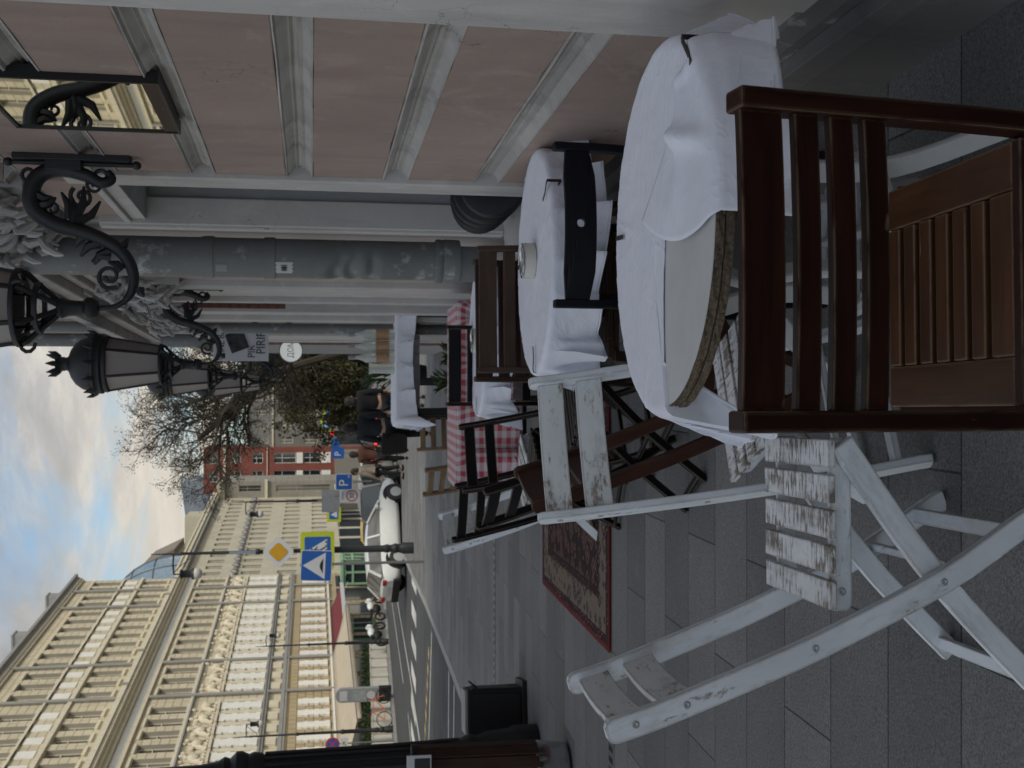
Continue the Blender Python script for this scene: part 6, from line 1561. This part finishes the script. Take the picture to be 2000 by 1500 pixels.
# ================================================================== trees and plants
def branchy(name, base, label, seed, path, r0, levels=4, leaf=None, nleaf=0, spread=1.0, leafsz=.10, tipup=.25, kids=(5,4,4,3), lens=(2.4,1.3,.75,.4), droop=0):
    rnd = random.Random(seed); e = empty(name, base, 0, label, 'tree')
    trunk = MB(); tw = MB(); tips = []
    def limb(m, pts, r_a, r_b): m.tube(pts, [r_a+(r_b-r_a)*i/(len(pts)-1) for i in range(len(pts))], 7 if r_a > .05 else 4, caps=False)
    tp = smooth_path(path, 5); n = len(tp); limb(trunk, tp, r0, r0*.30)
    def grow(p, d, L, r, lv):
        pts = [p]; q = p.copy(); dd = d.copy(); seg = 5
        for i in range(seg):
            dd = (dd + V(rnd.gauss(0,.16), rnd.gauss(0,.16), rnd.gauss(0,.12)+tipup*.12-droop*.25)).normalized(); q = q + dd*L/seg; pts.append(q.copy())
        limb(trunk if lv < 2 else tw, pts, r, r*.45)
        if lv >= levels-1:
            tips.extend(pts[1:]); return
        for k in range(kids[lv]):
            i = rnd.randint(2, seg); a = rnd.random()*2*PI; side = dd.cross(V(math.cos(a), math.sin(a), .3)).normalized()
            nd = (dd*.75 + side*.75*spread + V(0,0,.12)).normalized(); grow(pts[i], nd, lens[lv+1]*(.7+.6*rnd.random()), r*.50, lv+1)
    for k in range(kids[0]*3):
        i = rnd.randint(int(n*.30), n-1); d = (tp[min(i+1,n-1)]-tp[max(i-1,0)]).normalized(); a = rnd.random()*2*PI; side = d.cross(V(math.cos(a), math.sin(a), .2)).normalized()
        grow(tp[i], (d*.55+side*.85+V(0,0,.25)).normalized(), lens[0]*(.6+.6*rnd.random()), r0*.34*(1-.5*i/n), 0)
    trunk.build('trunk', MAT['bark'], e)
    if leaf:
        cl = []
        for k in range(nleaf):
            t = tips[rnd.randrange(len(tips))]; c = t + V(rnd.gauss(0,.07), rnd.gauss(0,.07), rnd.gauss(0,.07)-droop*rnd.random()*.9)
            a = V(rnd.gauss(0,1), rnd.gauss(0,1), rnd.gauss(0,.7)-droop*1.6).normalized()*leafsz*(.5+rnd.random()); b = a.cross(V(rnd.random()-.5, rnd.random()-.5, rnd.random()-.5)).normalized()*leafsz*(.28+.3*rnd.random())
            cl += [c-a*.5-b*.2, c+b, c+a*.6, c-b]
        tw.add(cl, [(4*i,4*i+1,4*i+2,4*i+3) for i in range(len(cl)//4)], [V(0,0,0)]*len(cl), 1)
        tag(tw.build('crown', [MAT['bark'], MAT[leaf]], e), kind='stuff')
    else: tw.build('crown', MAT['bark'], e)
    return e
branchy('bare_tree', (2.0, 36, gz(36)), 'leaning dark tree with bare branches and small spring buds', 4, [(0,0,0),(-.35,0,1.7),(-.95,.1,3.4),(-1.9,.2,4.75),(-2.7,.3,5.4),(-3.3,.2,5.9),(-3.7,.3,6.4)], .24, 4, 'bud', 19000, 1.0, .046, .20, (6,5,4,3), (1.7,1.0,.62,.36))
branchy('bare_tree', (1.6, 39.5, gz(39.5)), 'slimmer bare tree reaching up behind the leaning one', 9, [(0,0,0),(-.5,0,2.0),(-1.1,.1,4.0),(-1.6,.2,5.2),(-2.1,.3,6.2),(-2.4,.1,6.9)], .16, 4, 'bud', 12000, 1.0, .046, .22, (5,5,4,3), (1.7,1.0,.6,.36))
branchy('weeping_tree', (.6, 47, gz(47)), 'olive green weeping tree behind the round white sign', 21, [(0,0,0),(-.1,0,2.0),(-.3,.1,3.3),(-.5,0,4.2)], .22, 3, 'olive', 24000, 1.3, .11, -.1, (6,6,4), (1.9,1.1,.7), .55)
def plant(name, x, y, h, label, cat, seed, mat='leaf', pot=True, n=70, base=0, sz=.16):
    rnd = random.Random(seed); e = empty(name, ground(x, y, base), 0, label, cat)
    if pot: m = MB(); m.lathe([(0,0),(.12,0),(.17,.30),(.175,.33),(.15,.33),(0,.30)], 20); m.build('pot', MAT['black'], e)
    m = MB()
    for k in range(n):
        a = rnd.random()*2*PI; L = sz*(.7+rnd.random()); c = V(math.cos(a)*.06, math.sin(a)*.06, (.30 if pot else 0)+rnd.random()*h*.6)
        d = V(math.cos(a)*(.5+rnd.random()*.5), math.sin(a)*(.5+rnd.random()*.5), .5+rnd.random()).normalized()*L; t = d.cross(V(0,0,1)).normalized()*L*.12
        m.add([c, c+d*.5+t+V(0,0,.02), c+d-V(0,0,.05*L), c+d*.5-t+V(0,0,.02)], [(0,1,2,3)])
    m.build('foliage', MAT[mat], e); return e
plant('potted_plant', .30, 11.1, .40, 'leafy potted plant under the tall table', 'potted plant', 3, sz=.10)
plant('potted_plant', .02, 11.3, .5, 'pale leaved potted plant under the left half of the tall table', 'potted plant', 5, sz=.10)
plant('potted_plant', .12, 14.6, .7, 'green potted plant behind the short glass jar', 'potted plant', 8, 'leaf', True, 60, .55, .15)
